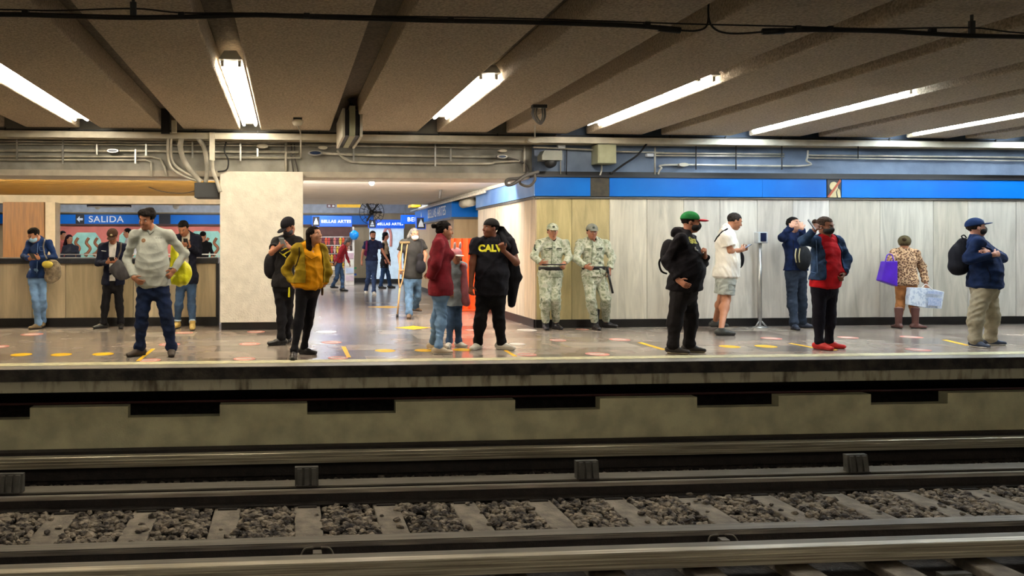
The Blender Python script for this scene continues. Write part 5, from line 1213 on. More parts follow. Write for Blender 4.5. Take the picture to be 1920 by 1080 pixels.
go('mustard', 'person with wavy dark hair in a mustard jacket and yellow top, hand on hip', h=1.535, yaw=28, b=1.08, bust=True, belly=.02, pel=(578,531), neck=(581,459), head=(589,441,-.02,52,-12),
   eA=(536,506,.12), eB=(615,510,.04), wA=(553,538,-.02), wB=(607,535,.06), hA=(.6,(563,545,-.1)), hB=(.6,(600,541,.10)), fA=(551,673,-6), fB=(570,664,66), kA=(562,590,-.06), kB=(580,590,.05), skin=(186,134,106),
   hair='long', hcol=(36,24,20), bottom=dict(m=cloth(20,18,24,'jeans_black',bump=.2), o=.006, flare=.0, wr=.003), tops=[dict(name='yellow_top', m=K_(222,150,8,None,.85), o=.010, hem=.035, vneck=.07), dict(name='mustard_jacket', m=K_(160,132,26,None,.8), o=.022, hem=.0, open=.15, collar=False)], shoes=blk_sh,
   extra=lambda j: [('belt', [cone(j['pel']-j['U']*.062, j['pel']-j['U']*.028, (.166,.126), (.166,.126), j['side'], fa=True, fb=True)], mat('belt_brown', srgb(92,56,34), .5), dict(vox=.009))])
go('stoop', 'person in a red and dark jacket stooping and striding right in front of the sandals', h=1.66, yaw=75, pel=(634,492), neck=(645,460), head=(652,454,-.02,80,30), sA=(644,463,-.18), sB=(646,463,.18),
   eA=(636,478,-.2), eB=(650,480,.2), wA=(630,492,-.2), wB=(655,494,.1), fA=(624,543,70,.04), fB=(642,546,70), kA=(632,520,-.05), kB=(642,518,.05), hair='medium', hcol=(120,112,108), skin=(160,112,90),
   bottom=dict(m=mjeans), tops=[dict(name='red_jacket', m=K_(150,36,44), hem=.02)], shoes=blk_sh)
go('walker', 'bearded person in a dark blue polo shirt and jeans walking towards the camera', h=1.73, yaw=5, pel=(697,489), neck=(699,452), head=(699,441,-.05,8,8), eA=(680,474,.0), eB=(718,472,-.05), wA=(678,490,-.05), wB=(728,489,-.15), hA=(.5,(678,498,-.1)), hB=(.8,(731,495,-.2)),
   fA=(686,550,0), fB=(701,553,8), kA=(691,520,-.05), kB=(701,520,-.12), hair='short', hcol=(60,44,36), beard=True, skin=(190,130,106), bottom=dict(m=cloth(58,76,116,'denim_blue')), tops=[dict(name='polo_shirt', m=K_(38,44,80), sleeve='short', hem=0)], shoes=whsh)
go('behind', 'person with dark hair, tan scarf and black coat walking right behind the blue-shirted man', h=1.70, yaw=70, pel=(721,494), neck=(722,455), head=(723,442,0,75,5), sA=(718,458,-.15), sB=(724,458,.15), eA=(716,474,-.2), eB=(728,476,.15), wA=(722,488,-.25), wB=(731,492,.1),
   fA=(714,541,70), fB=(731,540,80), kA=(717,518,-.05), kB=(728,516,.05), hair='medium', hcol=(24,20,24), skin=(170,110,90), bottom=dict(m=cloth(40,66,104,'denim_mid2')), tops=[dict(name='coat', m=blackc, hem=.14), dict(name='scarf', m=K_(176,150,120), o=.02, hem=-.28, sleeve=None)], shoes=blk_sh)
go('crutch', 'grey-haired person with a white mask, black tee and jeans leaning on a wooden crutch', h=1.65, yaw=10, b=1.05, pel=(773,516), neck=(773,451), head=(777,439,-.04,12,10), eA=(749,480,-.02), eB=(798,478,-.02), wA=(751,505,-.12), wB=(793,500,-.08), hA=(1.0,(752,513,-.16)), hB=(.7,(790,507,-.1)),
   fA=(767,597,-12), fB=(779,588,30,.05), kA=(767,556,-.08), kB=(783,553,.1), mask=maskwh, hair='medium', hcol=(150,144,138), skin=(160,112,84), bottom=dict(m=cloth(84,112,140,'denim_faded',v=.7), o=.02), tops=[dict(name='black_tee', m=K_(44,42,40), sleeve='short', hem=.06, o=.024)], shoes=dict(m=mat('shoe_brown', srgb(92,70,50), .7), tall=.12))
go('redsweater', 'person with a dark hair bun in a wine-red sweater and light jeans, facing right', h=1.60, yaw=112, b=1.10, bust=True, pel=(826,538), neck=(826,448), head=(833,432,0,92,4), sA=(822,459,-.19), sB=(828,457,.19), hs=1.05,
   eA=(818,497,-.26), eB=(812,494,.22), wA=(806,520,-.14), wB=(806,520,.12), hA=(.9,(800,519,-.05)), hB=(.9,(800,520,.02)), fA=(822,664,85), fB=(812,655,80), kA=(829,590,-.07), kB=(820,588,.10), skin=(190,136,108),
   hair='bun', hcol=(30,22,20), bottom=dict(m=ljeans, o=.010, flare=0), tops=[dict(name='red_sweater', m=K_(126,30,42,None,.8), o=.028, hem=.10, wr=.007)], shoes=dict(m=mat('shoe_beige', srgb(196,180,156), .6), sole=mat('sole_white', srgb(230,226,218), .7), tall=.10))
go('child', 'child in a pink jacket and pink and white bunny-eared cap standing between the couple', h=1.27, yaw=20, b=.92, pel=(851,556), neck=(852,494), head=(855,480,-.03,15,10), hs=1.12,
   eA=(843,520,-.03), eB=(866,520,-.02), wA=(846,545,-.1), wB=(872,548,-.06), fA=(842,651,-20), fB=(860,650,40), kA=(845,598,-.04), kB=(858,598,-.02), skin=(176,124,98), hair='medium', hcol=(40,28,26),
   cap=dict(m=K_(226,150,160), brim=K_(240,220,216)), bottom=dict(m=mjeans, o=.013, flare=0, wr=.002), tops=[dict(name='skirt', m=K_(150,160,166), o=.022, hem=.12, sleeve=None, collar=False), dict(name='pink_jacket', m=K_(190,110,120), o=.012, hem=-.03)], shoes=whsh,
   extra=lambda j: [('bunny_ear', [ell(j['H'](.02, q*.045, .16), (.012, .022, .055), j['AX'])], K_(238,206,204), dict(vox=.008)) for q in (-1, 1)])
go('blacktee', 'person in a black tee with yellow lettering, jacket slung over one shoulder', h=1.66, yaw=-12, b=1.22, belly=.05, sw=.125, pel=(921,545), neck=(924,447), head=(920,428,-.02,-72,-4),
   eA=(886,494,.0), eB=(968,492,-.02), wA=(883,535,-.05), wB=(944,470,-.22), hA=(.5,(882,553,-.08)), hB=(1.0,(938,455,-.26),(945,462,.1)), fA=(896,655,-42), fB=(940,655,52), kA=(901,597,-.04), kB=(935,597,-.04), skin=(134,84,62),
   hair='short', cap=dict(m=K_(38,34,34), back=True), bottom=dict(m=cloth(18,17,20,'trouser_black'), o=.012), tops=[dict(name='black_tee', m=K_(27,26,34), sleeve='short', hem=.05)], shoes=whsh)
go('guardL', 'person in pale camouflage uniform holding a thin stick, left of two guards', h=1.69, yaw=0, b=1.08, sw=.118, pel=(1032,514,.05), neck=(1036,450,.08), head=(1036,434,.02,-8,4), Y=12.33,
   eA=(1001,480,-.02), eB=(1067,482,.0), wA=(1014,494,-.12), wB=(1058,494,-.12), hA=(.7,(1022,494,-.2)), hB=(.9,(1057,501,-.18)), fA=(1023,618,-10), fB=(1042,617,12), kA=(1022,562,-.06), kB=(1042,562,-.06), skin=(178,124,96),
   hair='short', cap=dict(m=camo, badge=mat('badge_dark', srgb(70,76,66), .7)), bottom=dict(m=camo, o=.02, end=.89, wr=.006), tops=[dict(name='undershirt', m=blackc, o=.004), dict(name='field_jacket', m=camo, o=.018, hem=.04, wr=.008, vneck=.05)], shoes=dict(m=mat('boot_black', srgb(30,28,34), .4), tall=.27),
   extra=lambda j: [('duty_belt', [cone(j['pel']+j['U']*.055, j['pel']+j['U']*.115, (.185,.142), (.185,.142), j['side'], fa=True, fb=True)], mat('belt_black', srgb(20,18,20), .5), dict(vox=.01)), ('name_tape', [ell(j['chest']+j['Fw']*.135+j['Lv']*.07+j['U']*.03, (.012,.045,.010), (j['Fw'],j['Lv'],j['U']))], mat('tape_dark', srgb(60,66,56), .8), dict(vox=.008)), ('name_tape', [ell(j['chest']+j['Fw']*.135-j['Lv']*.07+j['U']*.03, (.012,.045,.010), (j['Fw'],j['Lv'],j['U']))], mat('tape_dark', srgb(60,66,56), .8), dict(vox=.008))])
go('guardR', 'person in pale camouflage uniform and grey cap with a baton, right of two guards', h=1.69, yaw=4, b=1.10, sw=.122, pel=(1113,513,.05), neck=(1111,450,.08), head=(1110,435,.02,-6,4), Y=12.33,
   eA=(1080,486,-.02), eB=(1148,484,.0), wA=(1098,500,-.14), wB=(1143,505,-.06), hA=(.7,(1107,503,-.2)), hB=(.5,(1143,514,-.08)), fA=(1116,618,0), fB=(1136,614,55), kA=(1108,562,-.06), kB=(1136,560,-.06), skin=(166,112,88),
   hair='short', cap=dict(m=K_(132,134,124), badge=mat('badge_dark', srgb(70,76,66), .7)), bottom=dict(m=camo, o=.02, end=.89, wr=.006), tops=[dict(name='undershirt', m=blackc, o=.004), dict(name='field_jacket', m=camo, o=.018, hem=.04, wr=.008, vneck=.05)], shoes=dict(m=mat('boot_black', srgb(30,28,34), .4), tall=.27),
   extra=lambda j: [('duty_belt', [cone(j['pel']+j['U']*.055, j['pel']+j['U']*.115, (.185,.142), (.185,.142), j['side'], fa=True, fb=True)], mat('belt_black', srgb(20,18,20), .5), dict(vox=.01)), ('name_tape', [ell(j['chest']+j['Fw']*.135+j['Lv']*.07+j['U']*.03, (.012,.045,.010), (j['Fw'],j['Lv'],j['U']))], mat('tape_dark', srgb(60,66,56), .8), dict(vox=.008))])
go('greencap', 'person in a black hoodie and green cap with red brim, hand in pocket', h=1.735, yaw=48, b=1.22, belly=.07, sw=.112, pel=(1282,535), neck=(1285,441), head=(1295,417,-.02,66,4), hs=1.02,
   eA=(1252,489,-.04), eB=(1316,492,.04), wA=(1272,526,-.20), wB=(1322,481,-.12), hA=(.3,(1284,534,-.26)), hB=(1.1,(1323,470,-.16)), fA=(1262,663,52), fB=(1292,660,60), kA=(1267,592,-.06), kB=(1296,592,.04), skin=(190,132,106), mask=maskblk,
   hair='short', hcol=(60,50,44), cap=dict(m=K_(38,128,66), brim=K_(206,54,70), thick=.014), bottom=dict(m=cloth(34,30,32,'trouser_charcoal'), o=.022, wr=.006), tops=[dict(name='yellow_collar', m=K_(216,184,40), o=.006, hem=-.1, sleeve=None), dict(name='hoodie', m=K_(26,22,27), o=.024, hem=.05, hood=True, collar=False)], shoes=dict(m=mat('shoe_darkbrown', srgb(48,42,38), .6), sole=mat('sole_tan', srgb(150,138,112), .7)))
go('whitetee', 'person in a white tee and grey cargo shorts standing side-on and looking at a phone', h=1.79, yaw=72, b=1.20, belly=.02, pel=(1361,514), neck=(1362,431), head=(1377,415,0,80,18), sA=(1362,445,-.17), sB=(1368,442,.17),
   eA=(1369,471,-.18), eB=(1374,470,.14), wA=(1389,469,-.18), wB=(1391,469,.04), hA=(.7,(1399,465,-.12)), hB=(.7,(1400,465,-.03)), fA=(1352,629,78), fB=(1341,617,80,.03), kA=(1361,562,-.08), kB=(1354,560,.08), skin=(176,122,92),
   hair='short', hcol=(72,64,60), bottom=dict(name='cargo_shorts', m=K_(172,178,172,None,.85), to=.80, o=.010), tops=[dict(name='white_tee', m=K_(236,232,222,None,.94), sleeve='elbow', o=.026, hem=.03, wr=.006)], shoes=dict(m=mat('shoe_charcoal', srgb(58,60,58), .7)))
go('navyface', 'person in a navy jacket holding both hands to the face, by the wall', h=1.74, yaw=10, b=1.02, pel=(1492,505,.0), neck=(1487,438,.05), head=(1488,421,.0,20,-14), Y=12.35,
   eA=(1466,446,-.15), eB=(1506,446,-.2), wA=(1484,424,-.26), wB=(1503,428,-.26), hA=(.5,(1492,411,-.20),(1492,420,.1)), hB=(.5,(1500,413,-.20),(1490,420,.1)), fA=(1489,618,-15), fB=(1504,615,60), kA=(1485,560,-.06), kB=(1504,560,-.03), skin=(196,150,128),
   hair='short', bottom=dict(m=cloth(44,54,70,'trouser_slate'), o=.016), tops=[dict(name='navy_jacket', m=K_(22,38,78,None,.7), o=.022, hem=.02)], shoes=dict(m=mat('shoe_navy', srgb(34,42,60), .5)))
go('redtee', 'person in a red top, denim jacket and red shoes, one hand raised', h=1.69, yaw=12, b=1.12, bust=True, belly=.01, sw=.108, pel=(1546,531), neck=(1549,444), head=(1547,424,-.02,26,6),
   eA=(1507,452,-.10), eB=(1587,486,.0), wA=(1527,431,-.20), wB=(1581,515,-.12), hA=(.9,(1532,418,-.16)), hB=(1.0,(1578,526,-.18)), fA=(1536,655,20), fB=(1554,653,60), kA=(1535,590,-.04), kB=(1556,590,-.0), skin=(134,88,68), mask=maskblk,
   hair='bun', hcol=(92,74,66), bottom=dict(m=cloth(22,20,32,'trouser_ink',bump=.2), o=.010, flare=0, wr=.003), tops=[dict(name='red_top', m=K_(196,24,34,None,.82), o=.008, hem=.03, vneck=.05, wr=.004), dict(name='denim_jacket', m=K_(48,72,108,None,.6), o=.022, hem=-.04, open=.15, collar=False)], shoes=dict(m=mat('shoe_red', srgb(206,30,28), .55), sole=mat('sole_red', srgb(170,24,22), .6)))
go('leopard', 'person in a leopard print coat and brown boots seen from behind, with a headscarf', h=1.47, yaw=158, b=1.10, hs=1.14, sw=.098, pel=(1698,527,.0), neck=(1696,469,.0), head=(1696,456,0,140,6), Y=12.35,
   eA=(1668,492,-.08), eB=(1728,500,.03), wA=(1668,486,-.22), wB=(1736,531,-.05), hA=(.8,(1664,494,-.26)), hB=(1.2,(1739,540,-.07)), fA=(1685,616,175), fB=(1716,616,70), kA=(1688,568,0), kB=(1712,568,0), skin=(170,120,92),
   hair='bun', hcol=(92,74,52), bottom=dict(m=K_(168,110,64), o=.010, end=.6), tops=[dict(name='leopard_coat', m=leop, o=.026, hem=.05)], shoes=dict(m=mat('boot_brown', srgb(92,56,50), .5), tall=.33),
   extra=lambda j: [('headscarf', [ell(j['H'](-.012, 0, .032), tuple(x*j['hs'] for x in (.108,.092,.094)), j['AX'])], K_(96,86,60), dict(vox=.009, cuts=[cbox(j['H'](.10, 0, -.04), (.055, .2, .09), j['AX']), cbox(j['H'](0,0,-.16), (.3,.3,.11), j['AX'])]))])
go('navyright', 'heavy person in a navy jacket and cap, arms folded, farthest right', h=1.665, yaw=52, b=1.26, belly=.06, sw=.112, pel=(1846,531), neck=(1830,447), head=(1830,427,-.02,72,-10), hs=1.03,
   eA=(1816,486,-.10), eB=(1878,484,.02), wA=(1864,477,-.30), wB=(1852,472,-.20), hA=(.5,(1882,474,-.26)), hB=(.5,(1838,474,-.30)), fA=(1829,651,10), fB=(1857,647,72), kA=(1830,590,-.06), kB=(1860,588,.03), skin=(206,152,132), mask=maskblk,
   hair='short', hcol=(70,56,50), cap=dict(m=K_(30,52,96), badge=mat('badge_white', srgb(214,220,226), .6)), bottom=dict(m=K_(160,150,128,None,.85), o=.026, wr=.007), tops=[dict(name='navy_jacket', m=K_(26,44,84,None,.7), o=.024, hem=.05, wr=.009)], shoes=dict(m=mat('shoe_navy2', srgb(44,54,76), .6), sole=mat('sole_white', srgb(230,226,218), .7)))

# ---- lettering on clothes
r_, j = PEO['blacktee']; wrap_text(r_, child(r_, 'black_tee'), 'CALVI', .115, mat('print_yellow', srgb(232,224,40), .7), P(921, 466, j['Y0']-.1), j['Lv'], j['Fw'], bold=.006)
r_, j = PEO['greencap']; wrap_text(r_, child(r_, 'hoodie'), 'Stan', .105, mat('print_olive', srgb(196,186,44), .7), P(1300, 451, j['Y0']-.1), j['Lv'], j['Fw'], bold=.005)
r_, j = PEO['grey']; wrap_text(r_, child(r_, 'grey_shirt'), '~ ~ ~', .03, mat('print_dark', srgb(70,70,70), .8), P(297, 446, j['Y0']-.1), j['Lv'], j['Fw'], bold=.001)
r_, j = PEO['grey']; wrap_text(r_, child(r_, 'grey_shirt'), 'o', .07, mat('print_rust', srgb(120,84,50), .8), P(269, 450, j['Y0']-.1), j['Lv'], j['Fw'], name='chest_badge', bold=.008)

# ---- things held or carried
A3 = lambda v: np.array(v, float)
def phone(c_, right, up, lab, col=(28,28,32)):
    c_ = Vector(c_); r0 = Vector(right).normalized(); u0 = Vector(up); u0 = (u0-r0*u0.dot(r0)).normalized(); n0 = r0.cross(u0)
    t = thing('phone', lab, 'phone', loc=c_)
    MB().obox((0,0,0), (r0, u0, n0), (.036, .074, .0045)).build('phone_body', mat('phone_%d' % col[0], srgb(*col), .3), t, bevel=.003)
    MB().obox(n0*-.0052, (r0, u0, n0), (.032, .068, .0005)).build('screen', mat('phone_screen', srgb(60,70,90), .15, emit=srgb(150,170,200), es=.35), t)
    return t
phone(P(62, 481, 13.30-.42), (1, -.2, 0), (0, -.7, .55), 'phone held in both hands by the man in the denim shirt')
phone(P(210.5, 488, 13.30-.38), (1, 0, 0), (0, -.7, .6), 'phone held in both hands by the man in the brown cap')
phone(P(349, 455, 13.28-.33), (1, -.2, 0), (0, -.5, .8), 'phone held up by the man in the navy jacket near the pillar')
j = PEO['blackcap'][1]; phone(P(530, 455, j['Y0']-.38), (.8, -.4, 0), (-.3, -.5, .8), 'phone with a pale back held by the man in the black cap', (150,160,170))
j = PEO['whitetee'][1]; phone(P(1400, 463, j['Y0']-.08), (0, 1, 0), (.8, 0, .5), 'dark phone held by the man in the white tee')
j = PEO['redtee'][1]; phone(P(1522, 421, j['Y0']-.24), (.6, .7, .2), (-.35, .3, .8), 'black phone held to the ear of the woman in red', (20,20,22))
def bag(name, lab, prims, m, cat='bag', k=.03, vox=.011, extra=(), wr=.005, cuts=()):
    c_ = np.mean([p['c'] if p['t'] != 'c' else (p['a']+p['b'])/2 for p in prims], axis=0)
    t = thing(name, lab, cat, loc=c_)
    o = blob('bag_body', prims, m, vox=vox, k=k, parent=t, wrinkle=wr, wl=.12, cuts=cuts); o.location = -Vector(c_)
    for n_, pts, r, mm in extra:
        q = MB().tube(spline([Vector(p) for p in pts], 6), r, 8).build(n_, mm, t, smooth=True); q.location = -Vector(c_)
    return t
V3 = lambda px, py, Y: A3(P(px, py, Y))
# denim man's bag and strap
bag('shoulder_bag', 'mottled beige and yellow bag hanging beside the man in the denim shirt', [ell(V3(98,502,13.15), (.13,.07,.13)), ell(V3(95,520,13.18), (.10,.06,.10)), ell(V3(104,512,13.2), (.09,.06,.12))], mat('bag_mottled', srgb(150,136,112), .9, srgb(96,84,70), scale=18, bump=.6))
drape(PEO['denim'][0], child(PEO['denim'][0], 'denim_shirt'), [(84,449),(81,462),(84,478),(90,490)], .013, K_(150,144,136), 'bag_strap')
bag('yellow_pouch', 'small yellow pouch on top of the mottled bag at the far left', [ell(V3(89,496,13.02), (.085,.05,.06))], mat('pouch_yellow', srgb(200,180,70), .8))
bag('shoulder_bag', 'slack dark grey bag hanging in front of the man in the brown cap', [ell(V3(229,512,12.98), (.15,.06,.11)), ell(V3(216,505,12.95), (.10,.05,.08)), ell(V3(222,497,12.97), (.08,.05,.08))], K_(74,72,74))
drape(PEO['capnavy'][0], child(PEO['capnavy'][0], 'navy_jacket'), [(227,456),(226,470),(221,484),(219,500)], .016, K_(90,82,76), 'bag_strap')
j = PEO['grey'][1]; y_ = j['Y0']
bag('plastic_bag', 'bright yellow plastic bag hanging behind the left arm of the man in grey', [ell(V3(343,512,y_+.24), (.11,.07,.15)), ell(V3(336,524,y_+.22), (.11,.07,.08)), cone(V3(325,462,y_+.20), V3(337,495,y_+.22), .035, .07), cone(V3(325,462,y_+.20), V3(328,500,y_+.20), .03, .06)], mat('plastic_yellow', srgb(224,226,20), .35, srgb(206,200,10), scale=8, bump=.3), wr=.012, extra=[('handle', [V3(318,433,y_-.02), V3(323,436,y_+.12), V3(325,450,y_+.2), V3(326,466,y_+.2)], .014, MATS['plastic_yellow'])])
j = PEO['blackcap'][1]; y_ = j['Y0']
bag('backpack', 'black backpack worn low by the man in the black cap', [ell(V3(511,496,y_+.16), (.12,.11,.17)), ell(V3(511,510,y_+.16), (.11,.10,.10))], K_(32,30,34))
bag('yellow_lanyard', 'tangle of bright yellow ribbon at the chest of the man in the black cap', [cone(V3(528,470,y_-.20), V3(540,464,y_-.22), .012, .016), cone(V3(537,458,y_-.2), V3(548,468,y_-.2), .014, .012), cone(V3(530,478,y_-.2), V3(544,470,y_-.22), .012, .014), cone(V3(524,473,y_-.22), V3(536,482,y_-.2), .010, .010), cone(V3(542,482,y_-.14), V3(542,556,y_-.12), .012, .016)], mat('ribbon_yellow', srgb(226,216,20), .5), cat='ribbon', k=.008, vox=.008)
j = PEO['mustard'][1]; y_ = j['Y0']
bag('handbag', 'brown handbag tail and strap hanging at the hip of the woman in mustard', [cone(V3(604,536,y_+.05), V3(604,552,y_+.05), .022, .02)], K_(92,66,44))
drape(PEO['mustard'][0], child(PEO['mustard'][0], 'mustard_jacket'), [(561,464),(561,480),(556,496),(549,506)], .008, K_(70,52,34), 'bag_strap')
j = PEO['walker'][1]; y_ = j['Y0']
bag('backpack', 'purple backpack strap over the shoulder of the man in the dark blue polo', [cone(V3(688,452,y_-.10), V3(687,470,y_-.20), .03, .03), ell(V3(690,468,y_+.25), (.16,.10,.20))], K_(130,46,96), vox=.016)
j = PEO['crutch'][1]; y_ = j['Y0']
bag('shoulder_bag', 'black shoulder bag hanging at the side of the man with the crutch', [ell(V3(789,500,y_-.20), (.10,.06,.13)), ell(V3(788,482,y_-.20), (.07,.05,.07))], blackc, extra=[('strap', [V3(790,452,y_-.05), V3(792,466,y_-.18), V3(790,480,y_-.22)], .014, blackc)])
cr = thing('crutch', 'long pale wooden crutch under the arm of the grey-haired man', 'crutch', loc=FP(744, 598)); c0 = cr.location.copy()
wdn = mat('crutch_wood', srgb(178,138,88), .5, srgb(150,112,66), scale=6)
T1, T2, Bt = Vector(V3(757,456,y_-.12)), Vector(V3(764,456,y_-.08)), Vector(V3(745,592,y_-.3)); Md = Bt.lerp(T1, .38)
MB().tube([Bt-c0, Md-c0], .017, 10).build('shaft', wdn, cr, smooth=True)
MB().tube(spline([Md-c0, Md.lerp(T1, .25)+Vector((-.035,0,0))-c0, T1+Vector((-.03,0,0))-c0]), .012, 8).build('upright', wdn, cr, smooth=True)
MB().tube(spline([Md-c0, Md.lerp(T2, .25)+Vector((.025,0,0))-c0, T2-c0]), .012, 8).build('upright', wdn, cr, smooth=True)
MB().tube([T1+Vector((-.07,0,.01))-c0, T2+Vector((.04,0,.01))-c0], .024, 10).build('arm_pad', K_(120,100,70), cr, smooth=True)
hg = Bt.lerp(T1, .62); MB().tube([hg+Vector((-.05,0,0))-c0, hg+Vector((.05,0,0))-c0], .013, 8).build('hand_grip', wdn, cr, smooth=True)
MB().tube([Vector((Bt.x, Bt.y, 0))-c0, Bt-c0+Vector((0,0,.03))], .024, 10).build('rubber_tip', C['blk'], cr, smooth=True)
j = PEO['child'][1]; y_ = j['Y0']
bag('pink_coat', 'pink coat with a dark cuff carried at the side of the child', [cone(V3(868,500,y_-.02), V3(872,560,y_-.06), .05, .055), ell(V3(874,568,y_-.06), (.055,.045,.05))], K_(176,104,112), cat='coat', vox=.01)
j = PEO['blacktee'][1]; y_ = j['Y0']
bag('jacket', 'black jacket slung over the shoulder of the man in the black tee', [cone(V3(936,440,y_+.02), V3(951,462,y_-.12), .05, .05), cone(V3(940,430,y_+.05), V3(955,450,y_+.04), .045, .06), cone(V3(953,452,y_+.12), V3(963,520,y_+.16), (.09,.05), (.10,.05), A3((1,0,0))), cone(V3(963,520,y_+.16), V3(959,572,y_+.18), (.095,.045), (.05,.035), A3((1,0,0)))], K_(20,19,24), cat='jacket', k=.05)
j = PEO['guardR'][1]; y_ = 12.33
bn = thing('baton', 'black baton hanging from the belt of the right guard', 'baton', loc=V3(1141,520,y_-.10)); b0 = bn.location.copy()
MB().tube([Vector(V3(1139,506,y_-.12))-b0, Vector(V3(1149,550,y_-.14))-b0], .017, 10).build('shaft', C['blk'], bn, smooth=True)
MB().tube([Vector(V3(1138,500,y_-.12))-b0, Vector(V3(1140,512,y_-.12))-b0], .022, 10).build('grip', C['blk'], bn, smooth=True)
bn = thing('baton', 'dark thin stick held level by the left guard', 'baton', loc=V3(1038,496,y_-.24)); b0 = bn.location.copy()
MB().tube([Vector(V3(1016,496,y_-.22))-b0, Vector(V3(1060,496,y_-.22))-b0], .009, 8).build('shaft', C['blk'], bn, smooth=True)
j = PEO['greencap'][1]; y_ = j['Y0']
bag('backpack', 'black backpack on the back of the man in the green cap, strap loop showing', [ell(V3(1254,478,y_+.20), (.10,.10,.20))], K_(30,27,31), extra=[('strap_loop', [V3(1243,480,y_-.0), V3(1236,492,y_-.02), V3(1240,508,y_-.02), V3(1250,513,y_)], .012, blackc)])
j = PEO['whitetee'][1]; y_ = j['Y0']
bag('crossbody_bag', 'black crossbody bag in front of the man in the white tee', [ell(V3(1386,486,y_-.04), (.06,.10,.14))], blackc)
drape(PEO['whitetee'][0], child(PEO['whitetee'][0], 'white_tee'), [(1364,429),(1354,435),(1345,445),(1338,458),(1334,472)], .014, blackc, 'bag_strap')
j = PEO['navyface'][1]; y_ = 12.35
bag('backpack', 'dark backpack with pale piping just left of the woman in red', [ell(V3(1506,484,y_-.22), (.12,.09,.20))], K_(34,36,40), extra=[('piping', [V3(1493,466,y_-.32), V3(1491,480,y_-.34), V3(1493,492,y_-.33)], .008, K_(190,180,140)), ('piping', [V3(1500,466,y_-.34), V3(1498,480,y_-.36), V3(1499,492,y_-.35)], .008, K_(190,180,140))])
pb = mat('bag_purple', srgb(84,32,190), .45, srgb(70,24,160), scale=5)
t = thing('tote_bag', 'bright purple tote bag hanging from the left arm of the woman in leopard print', 'bag', loc=V3(1663,512,12.1)); b0 = t.location.copy()
c4 = [Vector(V3(*p))-b0 for p in ((1657,490,12.08), (1679,489,12.12), (1679,537,12.12), (1648,526,12.08))]
MB().prism([tuple(p) for p in c4], (0,-.05,0), (0,.07,0)).build('bag_body', pb, t, bevel=.012)
MB().tube(spline([Vector(V3(1660,491,12.03))-b0, Vector(V3(1664,478,12.05))-b0, Vector(V3(1672,478,12.1))-b0, Vector(V3(1676,490,12.05))-b0]), .009, 8).build('handle', pb, t, smooth=True)
t = thing('paper_bag', 'white and pale blue printed bag held by the woman in leopard print', 'bag', loc=V3(1735,556,12.2)); b0 = t.location.copy()
pw_ = mat('bag_print', srgb(214,222,232), .6, srgb(178,192,212), scale=22, contrast=(.42,.5))
MB().prism([tuple(Vector(V3(*p))-b0) for p in ((1704,539,12.14), (1738,540,12.2), (1768,547,12.26), (1763,579,12.26), (1734,577,12.2), (1701,571,12.14))], (0,-.03,0), (0,.05,0)).build('bag_body', pw_, t, bevel=.006)
MB().tube(spline([Vector(V3(1728,541,12.16))-b0, Vector(V3(1736,533,12.16))-b0, Vector(V3(1748,543,12.18))-b0]), .008, 8).build('handle', C['wv'], t, smooth=True)
for k, (a, b_, c_, d_) in enumerate(((1706,544,1730,549), (1736,545,1764,552), (1706,555,1732,572), (1738,557,1762,574))):
    MB().prism([tuple(Vector(V3(*p))-b0+Vector((0,-.036,0))) for p in ((a,b_,12.17), (c_,b_+2,12.22), (c_-2,d_,12.22), (a-1,d_-2,12.17))], (0,-.006,0), (0,.0,0)).build('printed_block', mat('print_blue', srgb(150,168,206), .7, srgb(190,200,222), scale=40), t)
j = PEO['navyright'][1]; y_ = j['Y0']
bag('backpack', 'black backpack bulging behind the man with folded arms', [ell(V3(1800,482,y_+.12), (.13,.13,.19)), ell(V3(1797,500,y_+.12), (.12,.12,.12)), ell(V3(1806,460,y_+.12), (.08,.08,.10))], K_(26,26,34), extra=[('grab_loop', [V3(1806,448,y_+.08), V3(1803,443,y_+.08), V3(1808,441,y_+.08), V3(1812,446,y_+.08)], .008, blackc)])

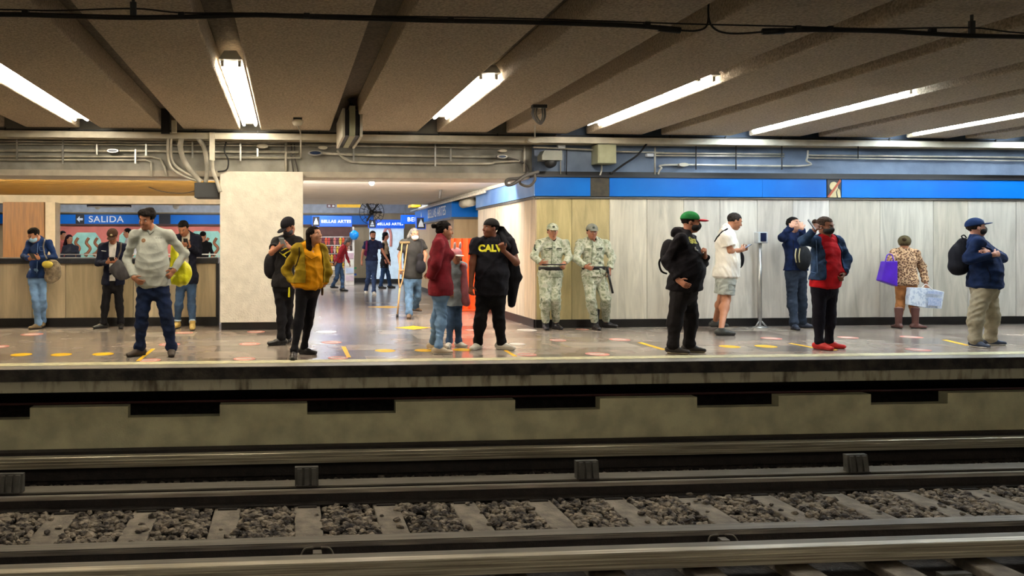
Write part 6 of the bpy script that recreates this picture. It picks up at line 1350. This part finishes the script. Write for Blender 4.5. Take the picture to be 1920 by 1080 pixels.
# ---- seams, flaps and tapes
D_ = lambda k, g, pts, r, m, n: drape(PEO[k][0], child(PEO[k][0], g), pts, r, m, n)
pale_seam = K_(96,124,170,'seam_pale'); dk_seam = K_(14,16,28,'seam_dark'); wt = K_(222,220,214,'thread_white'); gseam = K_(126,134,114,'seam_olive')
D_('denim', 'denim_shirt', [(71,456),(70,475)], .006, pale_seam, 'placket'); D_('denim', 'denim_shirt', [(70,490),(69,512)], .006, pale_seam, 'placket')
D_('denim', 'denim_shirt', [(74,462),(81,463),(81,470),(75,470),(74,463)], .004, pale_seam, 'chest_pocket')
D_('capnavy', 'navy_jacket', [(190,470),(199,471)], .006, wt, 'chest_stitching')
D_('grey', 'grey_shirt', [(276,432),(281,440),(289,433)], .006, K_(140,144,138,'rib_grey'), 'neck_rib')
D_('grey', 'trousers', [(287,534),(287,546)], .004, dk_seam, 'fly_seam')
for k, cx in (('guardL', 1036), ('guardR', 1111)):
    D_(k, 'field_jacket', [(cx,455),(cx-1,475),(cx-2,496)], .006, gseam, 'jacket_seam')
    for dx in (-15, 8): D_(k, 'field_jacket', [(cx+dx,466),(cx+dx+9,466),(cx+dx+9,469),(cx+dx,469),(cx+dx,466)], .005, gseam, 'pocket_flap')
    for dx in (-15, 8): D_(k, 'field_jacket', [(cx+dx,482),(cx+dx+9,482)], .005, gseam, 'pocket_flap')
D_('guardL', 'field_jacket', [(1003,459),(1002,466),(1005,470)], .012, K_(64,70,64,'patch_dark'), 'shoulder_patch')
D_('greencap', 'hoodie', [(1303,463),(1304,468),(1308,470)], .010, wt, 'chest_emblem')
D_('navyright', 'navy_jacket', [(1848,449),(1854,454),(1858,458)], .008, wt, 'collar_cord')
D_('navyright', 'navy_jacket', [(1850,500),(1856,514),(1858,528)], .004, dk_seam, 'zip_seam')
D_('redtee', 'denim_jacket', [(1530,450),(1532,480),(1533,512)], .005, pale_seam, 'jacket_seam'); D_('redtee', 'denim_jacket', [(1514,508),(1530,512)], .005, pale_seam, 'hem_seam')
D_('navyface', 'navy_jacket', [(1487,450),(1488,470),(1487,498)], .005, dk_seam, 'zip_seam')
D_('mustard', 'yellow_top', [(572,478),(584,486),(596,480)], .005, K_(176,120,8,'fold_amber'), 'gathered_seam')
D_('whitetee', 'cargo_shorts', [(1366,533),(1378,534),(1379,544),(1367,544),(1366,533)], .005, K_(140,148,144,'seam_grey'), 'cargo_pocket')
D_('blackcap', 'black_shirt', [(537,452),(536,480),(533,510)], .005, K_(54,50,52,'placket_grey'), 'placket')
